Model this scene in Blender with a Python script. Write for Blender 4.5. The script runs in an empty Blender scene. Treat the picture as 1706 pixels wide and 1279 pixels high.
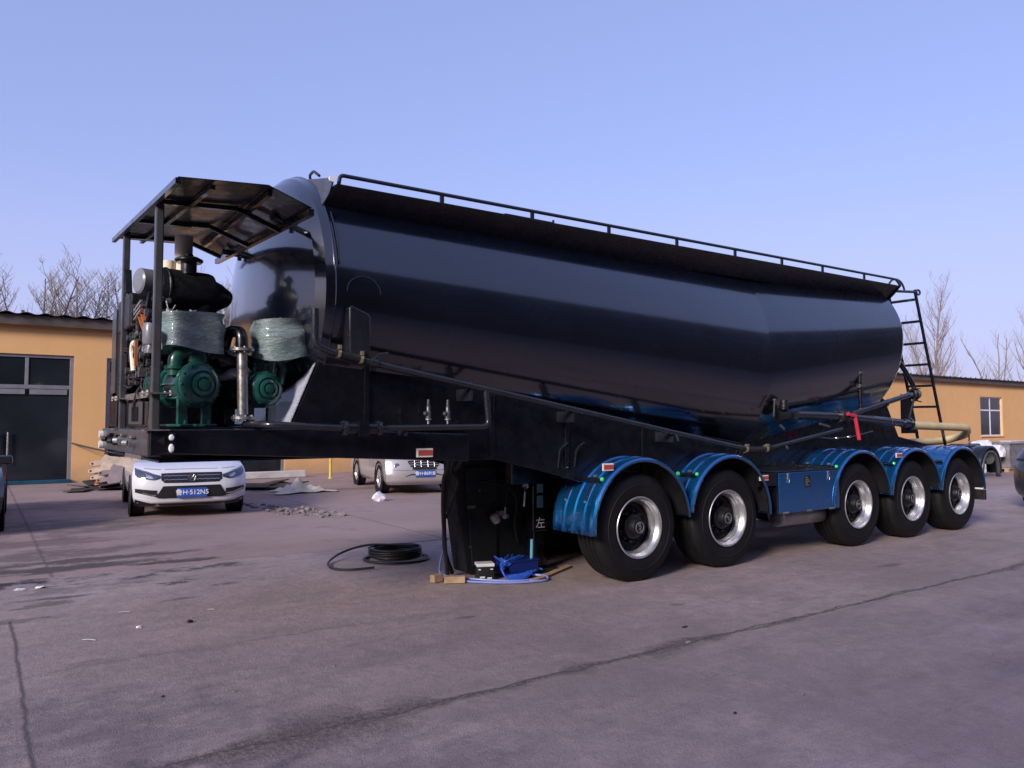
import bpy, bmesh, math, random
from mathutils import Vector, Matrix

R = math.radians
PI = math.pi
scn = bpy.context.scene
col = scn.collection
rnd = random.Random(7)

# ------------------------------------------------------------------ camera, sky, sun, exposure
TH, PT = R(55.26), R(2.928)
cam_d = bpy.data.cameras.new('camera')
cam_d.sensor_width = 36.0
cam_d.lens = 36.0 * 1281.0 / 1706.0
cam_d.clip_start, cam_d.clip_end = 0.05, 3000
cam = bpy.data.objects.new('camera', cam_d)
col.objects.link(cam)
fw = Vector((math.cos(TH) * math.cos(PT), math.sin(TH) * math.cos(PT), math.sin(PT)))
cam.location = (0, 0, 1.54)
cam.rotation_euler = fw.to_track_quat('-Z', 'Y').to_euler()
scn.camera = cam

SUN_DIR = Vector((-0.83, -0.37, 0.40)).normalized()      # towards the sun
world = bpy.data.worlds.new('World')
scn.world = world
world.use_nodes = True
wt = world.node_tree
wt.nodes.clear()
w_out = wt.nodes.new('ShaderNodeOutputWorld')
w_bg = wt.nodes.new('ShaderNodeBackground')
w_sky = wt.nodes.new('ShaderNodeTexSky')
w_sky.sky_type = 'NISHITA'
w_sky.sun_disc = False
w_sky.sun_elevation = math.asin(SUN_DIR.z)
w_sky.sun_rotation = math.atan2(SUN_DIR.x, SUN_DIR.y)
w_sky.air_density, w_sky.dust_density, w_sky.ozone_density = 1.0, 2.2, 3.0
w_mul = wt.nodes.new('ShaderNodeMix')
w_mul.data_type = 'RGBA'
w_mul.blend_type = 'MULTIPLY'
w_mul.inputs[0].default_value = 1.0
w_mul.inputs[7].default_value = (1.10, 1.11, 1.68, 1)
w_gam = wt.nodes.new('ShaderNodeGamma')                  # hazy winter sky: little contrast between zenith and horizon
w_gam.inputs[1].default_value = 0.45
wt.links.new(w_sky.outputs[0], w_gam.inputs[0])
wt.links.new(w_gam.outputs[0], w_mul.inputs[6])
w_tc = wt.nodes.new('ShaderNodeTexCoord')
w_sep = wt.nodes.new('ShaderNodeSeparateXYZ')
wt.links.new(w_tc.outputs['Generated'], w_sep.inputs[0])
w_mr = wt.nodes.new('ShaderNodeMapRange')
w_mr.interpolation_type = 'SMOOTHSTEP'
for _i, _v in enumerate((0.0, 0.34, 0.62, 0.0)):
    w_mr.inputs[_i + 1].default_value = _v
wt.links.new(w_sep.outputs[2], w_mr.inputs[0])
w_hz = wt.nodes.new('ShaderNodeMix')
w_hz.data_type = 'RGBA'
w_hz.inputs[7].default_value = (2.05, 2.03, 3.05, 1)     # pale lavender winter haze
wt.links.new(w_mr.outputs[0], w_hz.inputs[0])
wt.links.new(w_mul.outputs[2], w_hz.inputs[6])
wt.links.new(w_hz.outputs[2], w_bg.inputs[0])
w_bg.inputs[1].default_value = 0.15
wt.links.new(w_bg.outputs[0], w_out.inputs[0])

sun_d = bpy.data.lights.new('sun', 'SUN')
sun_d.energy = 2.2
sun_d.angle = R(14)
sun_d.color = (1.0, 0.90, 0.80)
sun = bpy.data.objects.new('sun', sun_d)
col.objects.link(sun)
sun.rotation_euler = SUN_DIR.to_track_quat('Z', 'Y').to_euler()
sun.location = (-20, -20, 30)

scn.view_settings.view_transform = 'Standard'
scn.view_settings.look = 'None'
scn.view_settings.exposure = 1.0
scn.view_settings.gamma = 1.0
scn.render.engine = 'CYCLES'
scn.cycles.max_bounces = 8
scn.cycles.caustics_reflective = False
scn.cycles.caustics_refractive = False

# ------------------------------------------------------------------ materials
class NT:
    def __init__(self, name):
        self.m = bpy.data.materials.new(name)
        self.m.use_nodes = True
        self.t = self.m.node_tree
        self.t.nodes.clear()
        self.out = self.n('ShaderNodeOutputMaterial')
        self.b = self.n('ShaderNodeBsdfPrincipled')
        self.l(self.b.outputs[0], self.out.inputs[0])
        self.co = self.n('ShaderNodeTexCoord').outputs['Object']

    def n(self, k, **kw):
        nd = self.t.nodes.new(k)
        for a, b in kw.items():
            setattr(nd, a, b)
        return nd

    def l(self, a, b):
        self.t.links.new(a, b)

    def val(self, sock, v):
        if hasattr(v, 'links'):
            self.l(v, sock)
        else:
            sock.default_value = v

    def noise(self, scale, detail=3.0, rough=0.55, stretch=None, dist=0.0):
        c = self.co
        if stretch:
            mp = self.n('ShaderNodeMapping')
            mp.inputs['Scale'].default_value = stretch
            self.l(c, mp.inputs[0])
            c = mp.outputs[0]
        nz = self.n('ShaderNodeTexNoise')
        self.l(c, nz.inputs['Vector'])
        nz.inputs['Scale'].default_value = scale
        nz.inputs['Detail'].default_value = detail
        nz.inputs['Roughness'].default_value = rough
        nz.inputs['Distortion'].default_value = dist
        return nz.outputs['Fac']

    def rng(self, v, a, b, c=0.0, d=1.0, smooth=False):
        mr = self.n('ShaderNodeMapRange')
        if smooth:
            mr.interpolation_type = 'SMOOTHSTEP'
        self.val(mr.inputs[0], v)
        for i, q in enumerate((a, b, c, d)):
            mr.inputs[i + 1].default_value = q
        return mr.outputs[0]

    def math(self, op, a, b=0.0, c=None, clamp=False):
        m = self.n('ShaderNodeMath', operation=op, use_clamp=clamp)
        self.val(m.inputs[0], a)
        self.val(m.inputs[1], b)
        if c is not None:
            self.val(m.inputs[2], c)
        return m.outputs[0]

    def mix(self, f, a, b, mode='MIX'):
        m = self.n('ShaderNodeMix', data_type='RGBA', blend_type=mode)
        self.val(m.inputs[0], f)
        for s, v in ((6, a), (7, b)):
            if hasattr(v, 'links'):
                self.l(v, m.inputs[s])
            else:
                m.inputs[s].default_value = (v[0], v[1], v[2], 1)
        return m.outputs[2]

    def bump(self, h, strength, dist=0.02, prev=None):
        bp = self.n('ShaderNodeBump')
        bp.inputs['Strength'].default_value = strength
        bp.inputs['Distance'].default_value = dist
        self.l(h, bp.inputs['Height'])
        if prev is not None:
            self.l(prev, bp.inputs['Normal'])
        return bp.outputs[0]

    def base(self, v):
        if hasattr(v, 'links'):
            self.l(v, self.b.inputs['Base Color'])
        else:
            self.b.inputs['Base Color'].default_value = (v[0], v[1], v[2], 1)


def mk(name, c, rough=0.5, metal=0.0, coat=0.0, var=0.18, scale=3.0, bump=0.0, bscale=30.0, dirt=None, dirt_amt=0.4, stretch=None, rvar=0.12, bdist=0.02):
    t = NT(name)
    n1 = t.noise(scale, 4.0)
    lo = tuple(x * (1 - var) for x in c)
    hi = tuple(min(1.0, x * (1 + var)) for x in c)
    cc = t.mix(t.rng(n1, 0.3, 0.7), lo, hi)
    if dirt:
        d = t.rng(t.noise(scale * 1.7, 6.0, 0.65), 0.48, 0.72, 0, dirt_amt)
        cc = t.mix(d, cc, dirt)
    t.base(cc)
    t.l(t.rng(t.noise(scale * 2.3, 4.0), 0.3, 0.7, max(0.02, rough - rvar), min(1.0, rough + rvar)), t.b.inputs['Roughness'])
    t.b.inputs['Metallic'].default_value = metal
    t.b.inputs['Coat Weight'].default_value = coat
    t.b.inputs['Coat Roughness'].default_value = 0.06
    if bump:
        t.l(t.bump(t.noise(bscale, 4.0, 0.6, stretch), bump, bdist), t.b.inputs['Normal'])
    return t.m


M = {}
M['tank'] = mk('glossy_black_paint', (0.0022, 0.0034, 0.0105), 0.25, 0, 0.7, 0.1, 0.8, 0.22, 1.0, rvar=0.05, bdist=0.05)
_b = M['tank'].node_tree.nodes['Principled BSDF'] if 'Principled BSDF' in M['tank'].node_tree.nodes else [n for n in M['tank'].node_tree.nodes if n.type == 'BSDF_PRINCIPLED'][0]
_b.inputs['Coat Weight'].default_value = 1.0
_b.inputs['Coat IOR'].default_value = 1.72
_b.inputs['Coat Roughness'].default_value = 0.10
M['black'] = mk('black_painted_steel', (0.0045, 0.005, 0.0085), 0.28, 0, 0.4, 0.25, 4.0, 0.05, 8, (0.016, 0.015, 0.015), 0.15)
M['pipe'] = mk('dark_grey_pipe_paint', (0.016, 0.017, 0.024), 0.30, 0, 0.4, 0.2, 5.0)
M['post'] = mk('grey_painted_tube', (0.045, 0.047, 0.055), 0.38, 0, 0.2, 0.25, 5.0, 0, 30, (0.10, 0.09, 0.08), 0.35)
M['engine'] = mk('greasy_engine_iron', (0.012, 0.013, 0.017), 0.42, 0.3, 0, 0.4, 9.0, 0.3, 40)
M['engine_light'] = mk('bare_engine_casting', (0.12, 0.12, 0.13), 0.4, 0.6, 0, 0.3, 9.0, 0.2, 40)
M['filter_grey'] = mk('grey_filter_lid', (0.16, 0.165, 0.19), 0.4, 0, 0.2)
M['steel'] = mk('galvanised_steel', (0.42, 0.41, 0.40), 0.34, 0.85, 0, 0.2, 12.0)
M['brass'] = mk('brass_clamp', (0.55, 0.45, 0.26), 0.35, 0.8, 0, 0.2, 12.0)
M['canopy_black'] = mk('canopy_black_paint', (0.006, 0.0065, 0.010), 0.34, 0, 0.12, 0.25, 4.0, 0.05, 8)
M['rubber'] = mk('black_rubber_hose', (0.010, 0.010, 0.011), 0.55, 0, 0, 0.3, 12.0)
M['orange'] = mk('orange_tape', (0.36, 0.11, 0.035), 0.5)
M['cream'] = mk('cream_fabric_hose', (0.56, 0.47, 0.26), 0.6, 0, 0, 0.12, 6.0, 0.15, 60, (0.3, 0.25, 0.15), 0.3)
M['creamwrap'] = mk('cream_lagging_wrap', (0.80, 0.71, 0.58), 0.7, 0, 0, 0.08, 6.0, 0.2, 50)
M['green'] = mk('dark_green_pump_enamel', (0.010, 0.078, 0.062), 0.30, 0, 0.3, 0.2, 6.0, 0.08, 25, (0.01, 0.03, 0.03), 0.4)
M['red'] = mk('red_handle_plastic', (0.50, 0.03, 0.06), 0.4)
M['white'] = mk('white_plastic', (0.70, 0.70, 0.72), 0.4)
M['reflector_red'] = mk('red_reflector', (0.42, 0.07, 0.05), 0.3, 0, 0.3)
M['reflector_white'] = mk('white_reflector_edge', (0.72, 0.68, 0.66), 0.35)
M['lamp_green'] = mk('green_side_lamp_lens', (0.05, 0.55, 0.14), 0.2, 0, 0.5)
M['label_blue'] = mk('pale_blue_sticker', (0.18, 0.44, 0.62), 0.45)
M['chrome'] = mk('chrome', (0.75, 0.75, 0.76), 0.12, 1.0, 0, 0.05, 8)
M['yellow'] = mk('yellow_post_paint', (0.62, 0.42, 0.06), 0.5)
M['wood'] = mk('sawn_timber', (0.40, 0.27, 0.17), 0.75, 0, 0, 0.25, 10, 0.2, 60, None, 0.4, (1, 8, 8))
M['skin'] = mk('skin', (0.20, 0.10, 0.07), 0.55)
M['cloth'] = mk('dark_work_cloth', (0.003, 0.0034, 0.006), 0.85, 0, 0, 0.3, 12, 0.3, 60)
M['dark_fill'] = mk('near_black_fill', (0.003, 0.0033, 0.0055), 0.75, 0, 0, 0.3, 6)  # near-black, so the added blocks carry the deep shade under the trailer
M['glove'] = mk('pale_work_glove', (0.30, 0.28, 0.27), 0.8, 0, 0, 0.2, 30, 0.2, 90)
M['hose_blue'] = mk('blue_air_hose', (0.03, 0.10, 0.50), 0.35)
M['hose_lilac'] = mk('pale_blue_hose', (0.22, 0.27, 0.62), 0.4)
M['crate_blue'] = mk('deep_blue_plastic', (0.006, 0.020, 0.15), 0.4)
M['tarp'] = mk('pale_canvas_tarp', (0.55, 0.48, 0.38), 0.8, 0, 0, 0.2, 6, 0.3, 14)
M['bag'] = mk('thin_white_plastic_bag', (0.72, 0.70, 0.76), 0.35, 0, 0, 0.1, 9, 0.4, 30)
M['scrap_dark'] = mk('dark_scrap_sheet', (0.035, 0.030, 0.028), 0.7, 0, 0, 0.4, 6, 0.5, 20)
M['rubble'] = mk('broken_concrete', (0.20, 0.17, 0.16), 0.85, 0, 0, 0.4, 12, 0.5, 30)
M['plate_cream'] = mk('primed_cream_plate', (0.60, 0.47, 0.34), 0.6, 0, 0, 0.15, 5, 0.05, 30, (0.35, 0.25, 0.18), 0.5)
M['plate_mauve'] = mk('dull_mauve_steel_plate', (0.30, 0.235, 0.225), 0.55, 0, 0, 0.15, 5, 0.05, 30, (0.18, 0.12, 0.10), 0.4)
M['slit'] = mk('dark_cut_edge', (0.03, 0.022, 0.02), 0.8)
M['wrap'] = mk('grey_shrink_wrap', (0.16, 0.15, 0.16), 0.28, 0, 0.2, 0.3, 5, 0.5, 9)
M['bark'] = mk('bare_winter_bark', (0.20, 0.17, 0.16), 0.9, 0, 0, 0.3, 8)
M['twig'] = mk('pale_twig_bark', (0.30, 0.26, 0.25), 0.9, 0, 0, 0.3, 2)
M['twig_red'] = mk('reddish_twig_bark', (0.30, 0.25, 0.25), 0.9, 0, 0, 0.3, 2)
M['kerb'] = mk('pale_concrete', (0.48, 0.45, 0.43), 0.8, 0, 0, 0.2, 4, 0.2, 40)


def mat_wall():
    t = NT('yellow_stucco_wall')
    c = t.mix(t.rng(t.noise(0.5, 5.0, 0.6), 0.3, 0.7), (0.66, 0.375, 0.15), (0.74, 0.43, 0.185))
    c = t.mix(t.rng(t.noise(3.0, 6.0, 0.7), 0.5, 0.8, 0, 0.35), c, (0.50, 0.33, 0.17))
    # rain streaks: noise stretched down the wall
    c = t.mix(t.rng(t.noise(1.0, 4.0, 0.6, (1.2, 1.2, 0.10)), 0.55, 0.8, 0, 0.18), c, (0.40, 0.25, 0.13))
    sp = t.n('ShaderNodeSeparateXYZ')
    t.l(t.co, sp.inputs[0])
    hz = t.math('ADD', sp.outputs[2], t.math('MULTIPLY', t.noise(2.0, 5.0), 0.5))
    c = t.mix(t.rng(hz, 0.25, 0.75, 0.55, 0.0), c, (0.30, 0.21, 0.15))     # splashed dirt along the foot of the wall
    t.base(c)
    t.b.inputs['Roughness'].default_value = 0.9
    t.l(t.bump(t.noise(45, 4.0), 0.25, 0.01), t.b.inputs['Normal'])
    return t.m


def mat_ground():
    t = NT('worn_asphalt_yard')
    sp = t.n('ShaderNodeSeparateXYZ')
    t.l(t.co, sp.inputs[0])
    X, Y = sp.outputs[0], sp.outputs[1]
    c = t.mix(t.rng(t.noise(0.35, 7.0, 0.68), 0.36, 0.64), (0.255, 0.192, 0.188), (0.370, 0.285, 0.276))
    c = t.mix(t.rng(t.noise(1.6, 6.0, 0.7), 0.45, 0.75, 0, 0.6), c, (0.165, 0.132, 0.134))
    c = t.mix(t.rng(t.noise(0.9, 5.0, 0.65, (0.35, 1.6, 1)), 0.5, 0.72, 0, 0.55), c, (0.265, 0.205, 0.19))   # dusty tyre tracks along the yard
    c = t.mix(t.rng(t.noise(7.0, 8.0, 0.8), 0.42, 0.66, 0, 0.55), c, (0.165, 0.133, 0.136))            # mottled grime
    c = t.mix(t.rng(t.noise(3.3, 8.0, 0.8, (0.25, 1.5, 1)), 0.5, 0.66, 0, 0.5), c, (0.165, 0.130, 0.130))  # old scuffs along the yard
    # fine aggregate
    g = t.noise(95, 3.0, 0.7)
    c = t.mix(t.rng(g, 0.42, 0.68, 0, 0.7), c, t.mix(1.0, c, (1.6, 1.55, 1.55), 'MULTIPLY'))
    c = t.mix(t.rng(t.noise(60, 4.0, 0.75), 0.54, 0.70, 0, 0.6), c, t.mix(1.0, c, (0.55, 0.55, 0.56), 'MULTIPLY'))
    vo = t.n('ShaderNodeTexVoronoi')
    t.l(t.co, vo.inputs['Vector'])
    vo.inputs['Scale'].default_value = 42
    spk = t.rng(vo.outputs['Distance'], 0.05, 0.13, 1, 0)
    spk = t.math('MULTIPLY', spk, t.rng(t.noise(1.1, 4.0, 0.7), 0.52, 0.66))
    c = t.mix(t.math('MULTIPLY', spk, 0.6), c, (0.42, 0.37, 0.36))         # pale grit where the surface has worn

    def line(axis, pos, w, wob, sc, thr, seed):
        other = Y if axis == 'Y' else X
        nz = t.noise(sc, 6.0, 0.65, (1, 1, 1 + seed))
        d = t.math('ABSOLUTE', t.math('SUBTRACT', other, t.math('ADD', pos - wob * 0.5, t.math('MULTIPLY', nz, wob))))
        brk = t.rng(t.noise(0.9, 5.0, 0.6, (1, 1, 2 + seed)), thr, thr + 0.12)
        ww = t.math('MULTIPLY_ADD', brk, w * 0.8, w * 0.2)
        if seed == 0.0 and w > 0.1: ww = t.math('MULTIPLY', ww, t.rng(X, 1.9, 4.8, 2.0, 0.55))
        return t.math('SUBTRACT', 1.0, t.math('DIVIDE', d, ww), clamp=True)
    k1 = line('Y', 3.80, 0.17, 0.26, 1.7, 0.45, 0.0)
    k1f = line('Y', 3.80, 0.022, 0.22, 2.2, 0.2, 0.0)
    k2 = line('Y', 5.60, 0.13, 0.45, 1.0, 0.44, 0.7)
    k3 = line('X', 0.25, 0.020, 0.10, 1.2, 0.30, 1.3)
    side = t.math('LESS_THAN', Y, 7.2)
    k2 = t.math('MULTIPLY', k2, t.rng(X, 2.6, 4.4, 0.55, 0.0))
    k3 = t.math('MULTIPLY', k3, side)
    crumb = t.rng(t.noise(26, 5.0, 0.75), 0.38, 0.62, 0.2, 1.0)
    crk = t.math('MAXIMUM', t.math('MULTIPLY', k1, crumb), t.math('MAXIMUM', t.math('MULTIPLY', k2, crumb), k3))
    crk = t.math('MAXIMUM', crk, k1f)
    c = t.mix(t.math('MULTIPLY', crk, 0.9), c, (0.055, 0.042, 0.042))

    def stain(x, y, rx, ry, amt, colr, c):
        dx = t.math('DIVIDE', t.math('SUBTRACT', X, x), rx)
        dy = t.math('DIVIDE', t.math('SUBTRACT', Y, y), ry)
        r2 = t.math('ADD', t.math('MULTIPLY', dx, dx), t.math('MULTIPLY', dy, dy))
        r2 = t.math('ADD', r2, t.math('MULTIPLY_ADD', t.noise(3.0, 8.0, 0.78, (0.8, 1.25, 1)), 5.0, -2.05))
        return t.mix(t.rng(r2, 0.35 if colr[0] < 0.05 else 0.0, 0.95 if colr[0] < 0.05 else 1.25, amt, 0.0, True), c, colr)
    oil = (0.018, 0.016, 0.017)
    for a in ((0.15, 8.75, 0.9, 0.28, .9), (1.65, 8.05, 0.36, 0.16, .9), (1.95, 8.72, 0.8, 0.24, .85), (2.0, 7.72, 0.22, 0.12, .7),
              (2.35, 7.75, 0.13, 0.08, .5), (0.5, 7.7, 0.5, 0.2, .55), (1.0, 8.3, 1.3, 0.35, .4), (4.9, 4.65, 0.16, 0.08, .45), (3.2, 5.3, 0.2, 0.08, .5), (8.2, 4.6, 0.3, 0.1, .4), (0.3, 7.2, 0.6, 0.12, .5), (0.35, 8.9, 1.1, 0.22, .9), (1.1, 8.5, 0.8, 0.12, .8), (0.6, 7.95, 0.5, 0.1, .7), (1.4, 7.3, 0.4, 0.07, .5)):
        c = stain(*a, oil, c)
    for a in ((7.2, 2.9, 0.8, 0.5, .35), (5.6, 2.2, 0.5, 0.4, .3), (0.5, 4.4, 1.3, 1.3, .55), (1.0, 3.2, 1.6, 0.7, .5), (2.2, 4.9, 1.2, 0.5, .25)):
        c = stain(*a, (0.092, 0.078, 0.094), c)
    t.base(c)
    t.l(t.rng(t.noise(2.0, 5.0), 0.3, 0.7, 0.62, 0.92), t.b.inputs['Roughness'])
    h = t.math('ADD', t.math('MULTIPLY', g, 0.35), t.math('SUBTRACT', t.math('MULTIPLY', t.noise(9, 5.0, 0.7), 0.7), t.math('MULTIPLY', t.math('MAXIMUM', t.math('MULTIPLY', k1, crumb), t.math('MULTIPLY', k2, 0.4)), 1.0)))
    t.l(t.bump(h, 0.7, 0.03), t.b.inputs['Normal'])
    return t.m


def mat_apron():
    t = NT('dusty_concrete_apron')
    sp = t.n('ShaderNodeSeparateXYZ')
    t.l(t.co, sp.inputs[0])
    X, Y = sp.outputs[0], sp.outputs[1]
    c = t.mix(t.rng(t.noise(0.3, 6.0, 0.6), 0.3, 0.7), (0.20, 0.140, 0.131), (0.30, 0.217, 0.202))
    c = t.mix(t.rng(t.noise(0.8, 6.0, 0.7, (0.5, 1.4, 1)), 0.45, 0.72, 0, 0.6), c, (0.30, 0.225, 0.205))
    c = t.mix(t.rng(t.noise(1.3, 7.0, 0.72), 0.56, 0.74, 0, 0.65), c, (0.10, 0.062, 0.062))

    def stain(x, y, rx, ry, amt, colr, c):
        dx = t.math('DIVIDE', t.math('SUBTRACT', X, x), rx)
        dy = t.math('DIVIDE', t.math('SUBTRACT', Y, y), ry)
        r2 = t.math('ADD', t.math('MULTIPLY', dx, dx), t.math('MULTIPLY', dy, dy))
        r2 = t.math('ADD', r2, t.math('MULTIPLY_ADD', t.noise(2.0, 8.0, 0.78, (0.7, 1.3, 1)), 5.0, -2.3))
        return t.mix(t.rng(r2, 0.25, 1.0, amt, 0.0, True), c, colr)
    for a in ((0.9, 10.6, 1.1, 0.6, .6, (0.055, 0.034, 0.032)), (0.4, 9.5, 1.6, 0.35, .85, (0.03, 0.022, 0.022)), (1.9, 9.25, 0.8, 0.16, .85, (0.025, 0.018, 0.018)),
              (1.2, 13.2, 1.5, 1.4, .55, (0.042, 0.030, 0.030)), (0.6, 11.6, 1.4, 0.5, .6, (0.075, 0.040, 0.038)), (1.0, 9.9, 1.6, 0.25, .8, (0.03, 0.022, 0.022)), (4.7, 13.6, 0.9, 0.9, .55, (0.07, 0.055, 0.052)), (5.6, 18.6, 1.3, 1.4, .85, (0.03, 0.025, 0.025)), (2.0, 16.5, 2.2, 1.4, .5, (0.06, 0.045, 0.042)), (7.3, 17.0, 0.9, 0.6, .5, (0.06, 0.045, 0.042))):
        c = stain(*a, c)
    j = t.math('ABSOLUTE', t.math('SUBTRACT', t.math('FRACT', t.math('ADD', t.math('DIVIDE', t.math('ADD', X, t.math('MULTIPLY', t.noise(3, 4.0), 0.05)), 4.5), 0.35)), 0.5))
    c = t.mix(t.rng(j, 0.0, 0.006, 0.7, 0.0), c, (0.06, 0.045, 0.042))
    t.base(c)
    t.b.inputs['Roughness'].default_value = 0.9
    t.l(t.bump(t.noise(22, 6.0, 0.7), 0.4, 0.02), t.b.inputs['Normal'])
    return t.m


def mat_blue():
    t = NT('blue_metallic_paint')
    c = t.mix(t.rng(t.noise(2.0, 4.0), 0.3, 0.7), (0.006, 0.145, 0.41), (0.010, 0.185, 0.51))
    fl = t.rng(t.noise(420, 1.0, 0.5), 0.6, 0.75, 0, 0.35)
    c = t.mix(fl, c, (0.05, 0.28, 0.60))
    t.base(c)
    t.b.inputs['Metallic'].default_value = 0.82
    t.l(t.rng(t.noise(3.0, 4.0), 0.3, 0.7, 0.20, 0.32), t.b.inputs['Roughness'])
    t.b.inputs['Coat Weight'].default_value = 1.0
    t.b.inputs['Coat IOR'].default_value = 1.6
    t.b.inputs['Coat Roughness'].default_value = 0.08
    return t.m


def mat_tyre():
    t = NT('tyre_rubber')
    c = t.mix(t.rng(t.noise(4.0, 5.0), 0.35, 0.7), (0.004, 0.004, 0.0055), (0.009, 0.0085, 0.0095))
    t.base(c)
    t.l(t.rng(t.noise(8.0, 4.0), 0.3, 0.7, 0.55, 0.75), t.b.inputs['Roughness'])
    t.b.inputs['Specular IOR Level'].default_value = 0.3
    t.l(t.bump(t.noise(60, 3.0), 0.1, 0.005), t.b.inputs['Normal'])
    return t.m


def mat_rim():
    t = NT('silver_wheel_paint')
    c = t.mix(t.rng(t.noise(7.0, 5.0), 0.35, 0.7), (0.46, 0.46, 0.49), (0.60, 0.60, 0.63))
    c = t.mix(t.rng(t.noise(5.0, 7.0, 0.75), 0.58, 0.75, 0, 0.6), c, (0.22, 0.20, 0.18))
    t.base(c)
    t.b.inputs['Metallic'].default_value = 0.75
    t.l(t.rng(t.noise(12.0, 4.0), 0.3, 0.7, 0.26, 0.42), t.b.inputs['Roughness'])
    return t.m


def mat_film(name, ca, cb):
    t = NT(name)
    w = t.noise(3.2, 5.0, 0.6, (1.5, 1.5, 9.0), 1.6)
    w2 = t.noise(9.0, 3.0, 0.6, (1.0, 1.0, 5.0), 2.4)
    hh = t.math('ADD', w, t.math('MULTIPLY', w2, 0.5))
    c = t.mix(t.rng(t.noise(1.5, 4.0, 0.6, (1, 1, 3)), 0.35, 0.68), ca, cb)
    rid = t.math('MULTIPLY', t.rng(w2, 0.55, 0.66), 0.35)
    c = t.mix(rid, c, (0.60, 0.66, 0.68))                                   # paler streaks along the wrinkle crests
    t.base(c)
    t.b.inputs['Roughness'].default_value = 0.22
    t.b.inputs['Coat Weight'].default_value = 0.4
    t.l(t.bump(hh, 0.9, 0.025), t.b.inputs['Normal'])
    return t.m


def mat_glass(name, c=(0.010, 0.012, 0.016)):
    t = NT(name)
    t.base(t.mix(t.rng(t.noise(0.7, 3.0), 0.3, 0.7), c, tuple(x * 2.0 for x in c)))
    t.l(t.rng(t.noise(2.0, 5.0), 0.3, 0.7, 0.03, 0.16), t.b.inputs['Roughness'])
    return t.m


M['wall'] = mat_wall()
M['ground'] = mat_ground()
M['apron'] = mat_apron()
M['blue'] = mat_blue()
M['tyre'] = mat_tyre()
M['rim'] = mat_rim()
M['film'] = mat_film('pale_green_stretch_film', (0.13, 0.20, 0.20), (0.30, 0.375, 0.385))
M['pale_lavender'] = mat_film('pale_lavender_finish', (0.46, 0.47, 0.60), (0.58, 0.59, 0.72))  # pale lavender, wrinkled
M['glass'] = mat_glass('dark_window_glass')
M['roof_edge'] = mk('weathered_roof_sheet', (0.085, 0.066, 0.056), 0.65, 0.1, 0, 0.3, 2.0, 0.1, 20)
M['alu'] = mk('aluminium_frame', (0.30, 0.29, 0.31), 0.4, 0.5, 0, 0.12, 4)
M['strip'] = mk('blue_green_threshold_strip', (0.008, 0.06, 0.10), 0.4)
M['car_white'] = mk('white_car_paint', (0.60, 0.60, 0.64), 0.20, 0, 0.8, 0.04, 1.5)
M['car_silver'] = mk('silver_car_paint', (0.42, 0.385, 0.395), 0.3, 0.35, 0.6, 0.06, 2, 0, 30, (0.28, 0.24, 0.22), 0.35)
M['car_dark'] = mk('dark_grey_car_paint', (0.022, 0.023, 0.028), 0.22, 0.1, 0.7, 0.1, 2)
M['trim'] = mk('black_plastic_trim', (0.010, 0.010, 0.012), 0.45)
M['plate_blue'] = mk('blue_number_plate', (0.022, 0.085, 0.40), 0.4)
M['lens'] = mk('headlamp_lens', (0.30, 0.33, 0.40), 0.08, 0.6, 0.8, 0.35, 14)
M['headlamp'] = mk('dark_headlamp_inside', (0.045, 0.055, 0.085), 0.08, 0.2, 0.9, 0.4, 12)
M['brick'] = mk('brown_render', (0.105, 0.085, 0.085), 0.9, 0, 0, 0.25, 1.2, 0.2, 30)
M['mauve_fill'] = mk('disc_black', (0.006, 0.006, 0.007), 0.5, 0.2, 0, 0.3, 8)
M['silver_tank'] = mk('silver_air_tank', (0.42, 0.42, 0.44), 0.35, 0.7, 0, 0.15, 6)

# ------------------------------------------------------------------ mesh and object helpers
def wm(o):
    b = o.matrix_basis.copy()
    return (wm(o.parent) @ o.matrix_parent_inverse @ b) if o.parent else b


def put(o, parent):
    if parent is not None:
        o.parent = parent
        o.matrix_parent_inverse = wm(parent).inverted()


def tag(o, label=None, cat=None, group=None, kind=None):
    if label: o['label'] = label
    if cat: o['category'] = cat
    if group: o['group'] = group
    if kind: o['kind'] = kind
    return o


def empty(name, loc=(0, 0, 0), parent=None, rz=0.0):
    o = bpy.data.objects.new(name, None)
    o.empty_display_size = 0.2
    col.objects.link(o)
    o.location = loc
    o.rotation_euler = (0, 0, rz)
    put(o, parent)
    return o


def kids(o):
    return [c for c in bpy.data.objects if c.parent == o]


def copy_tree(o, parent=None):
    c = o.copy()
    col.objects.link(c)
    if parent is not None:
        inv = o.matrix_parent_inverse.copy()
        c.parent = parent
        c.matrix_parent_inverse = inv
    for ch in kids(o):
        copy_tree(ch, c)
    return c


def perp(d):
    d = d.normalized()
    a = Vector((0, 0, 1)) if abs(d.z) < 0.9 else Vector((1, 0, 0))
    u = d.cross(a).normalized()
    return u, d.cross(u).normalized()


def fillet(pts, r=0.08, n=5):
    pts = [Vector(p) for p in pts]
    out = [pts[0]]
    for i in range(1, len(pts) - 1):
        p0, p1, p2 = pts[i - 1], pts[i], pts[i + 1]
        a, b = (p0 - p1), (p2 - p1)
        rr = min(r, a.length * 0.48, b.length * 0.48)
        s, e = p1 + a.normalized() * rr, p1 + b.normalized() * rr
        for k in range(n + 1):
            q = k / n
            out.append(s * (1 - q) ** 2 + p1 * 2 * q * (1 - q) + e * q * q)
    out.append(pts[-1])
    return out


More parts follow.
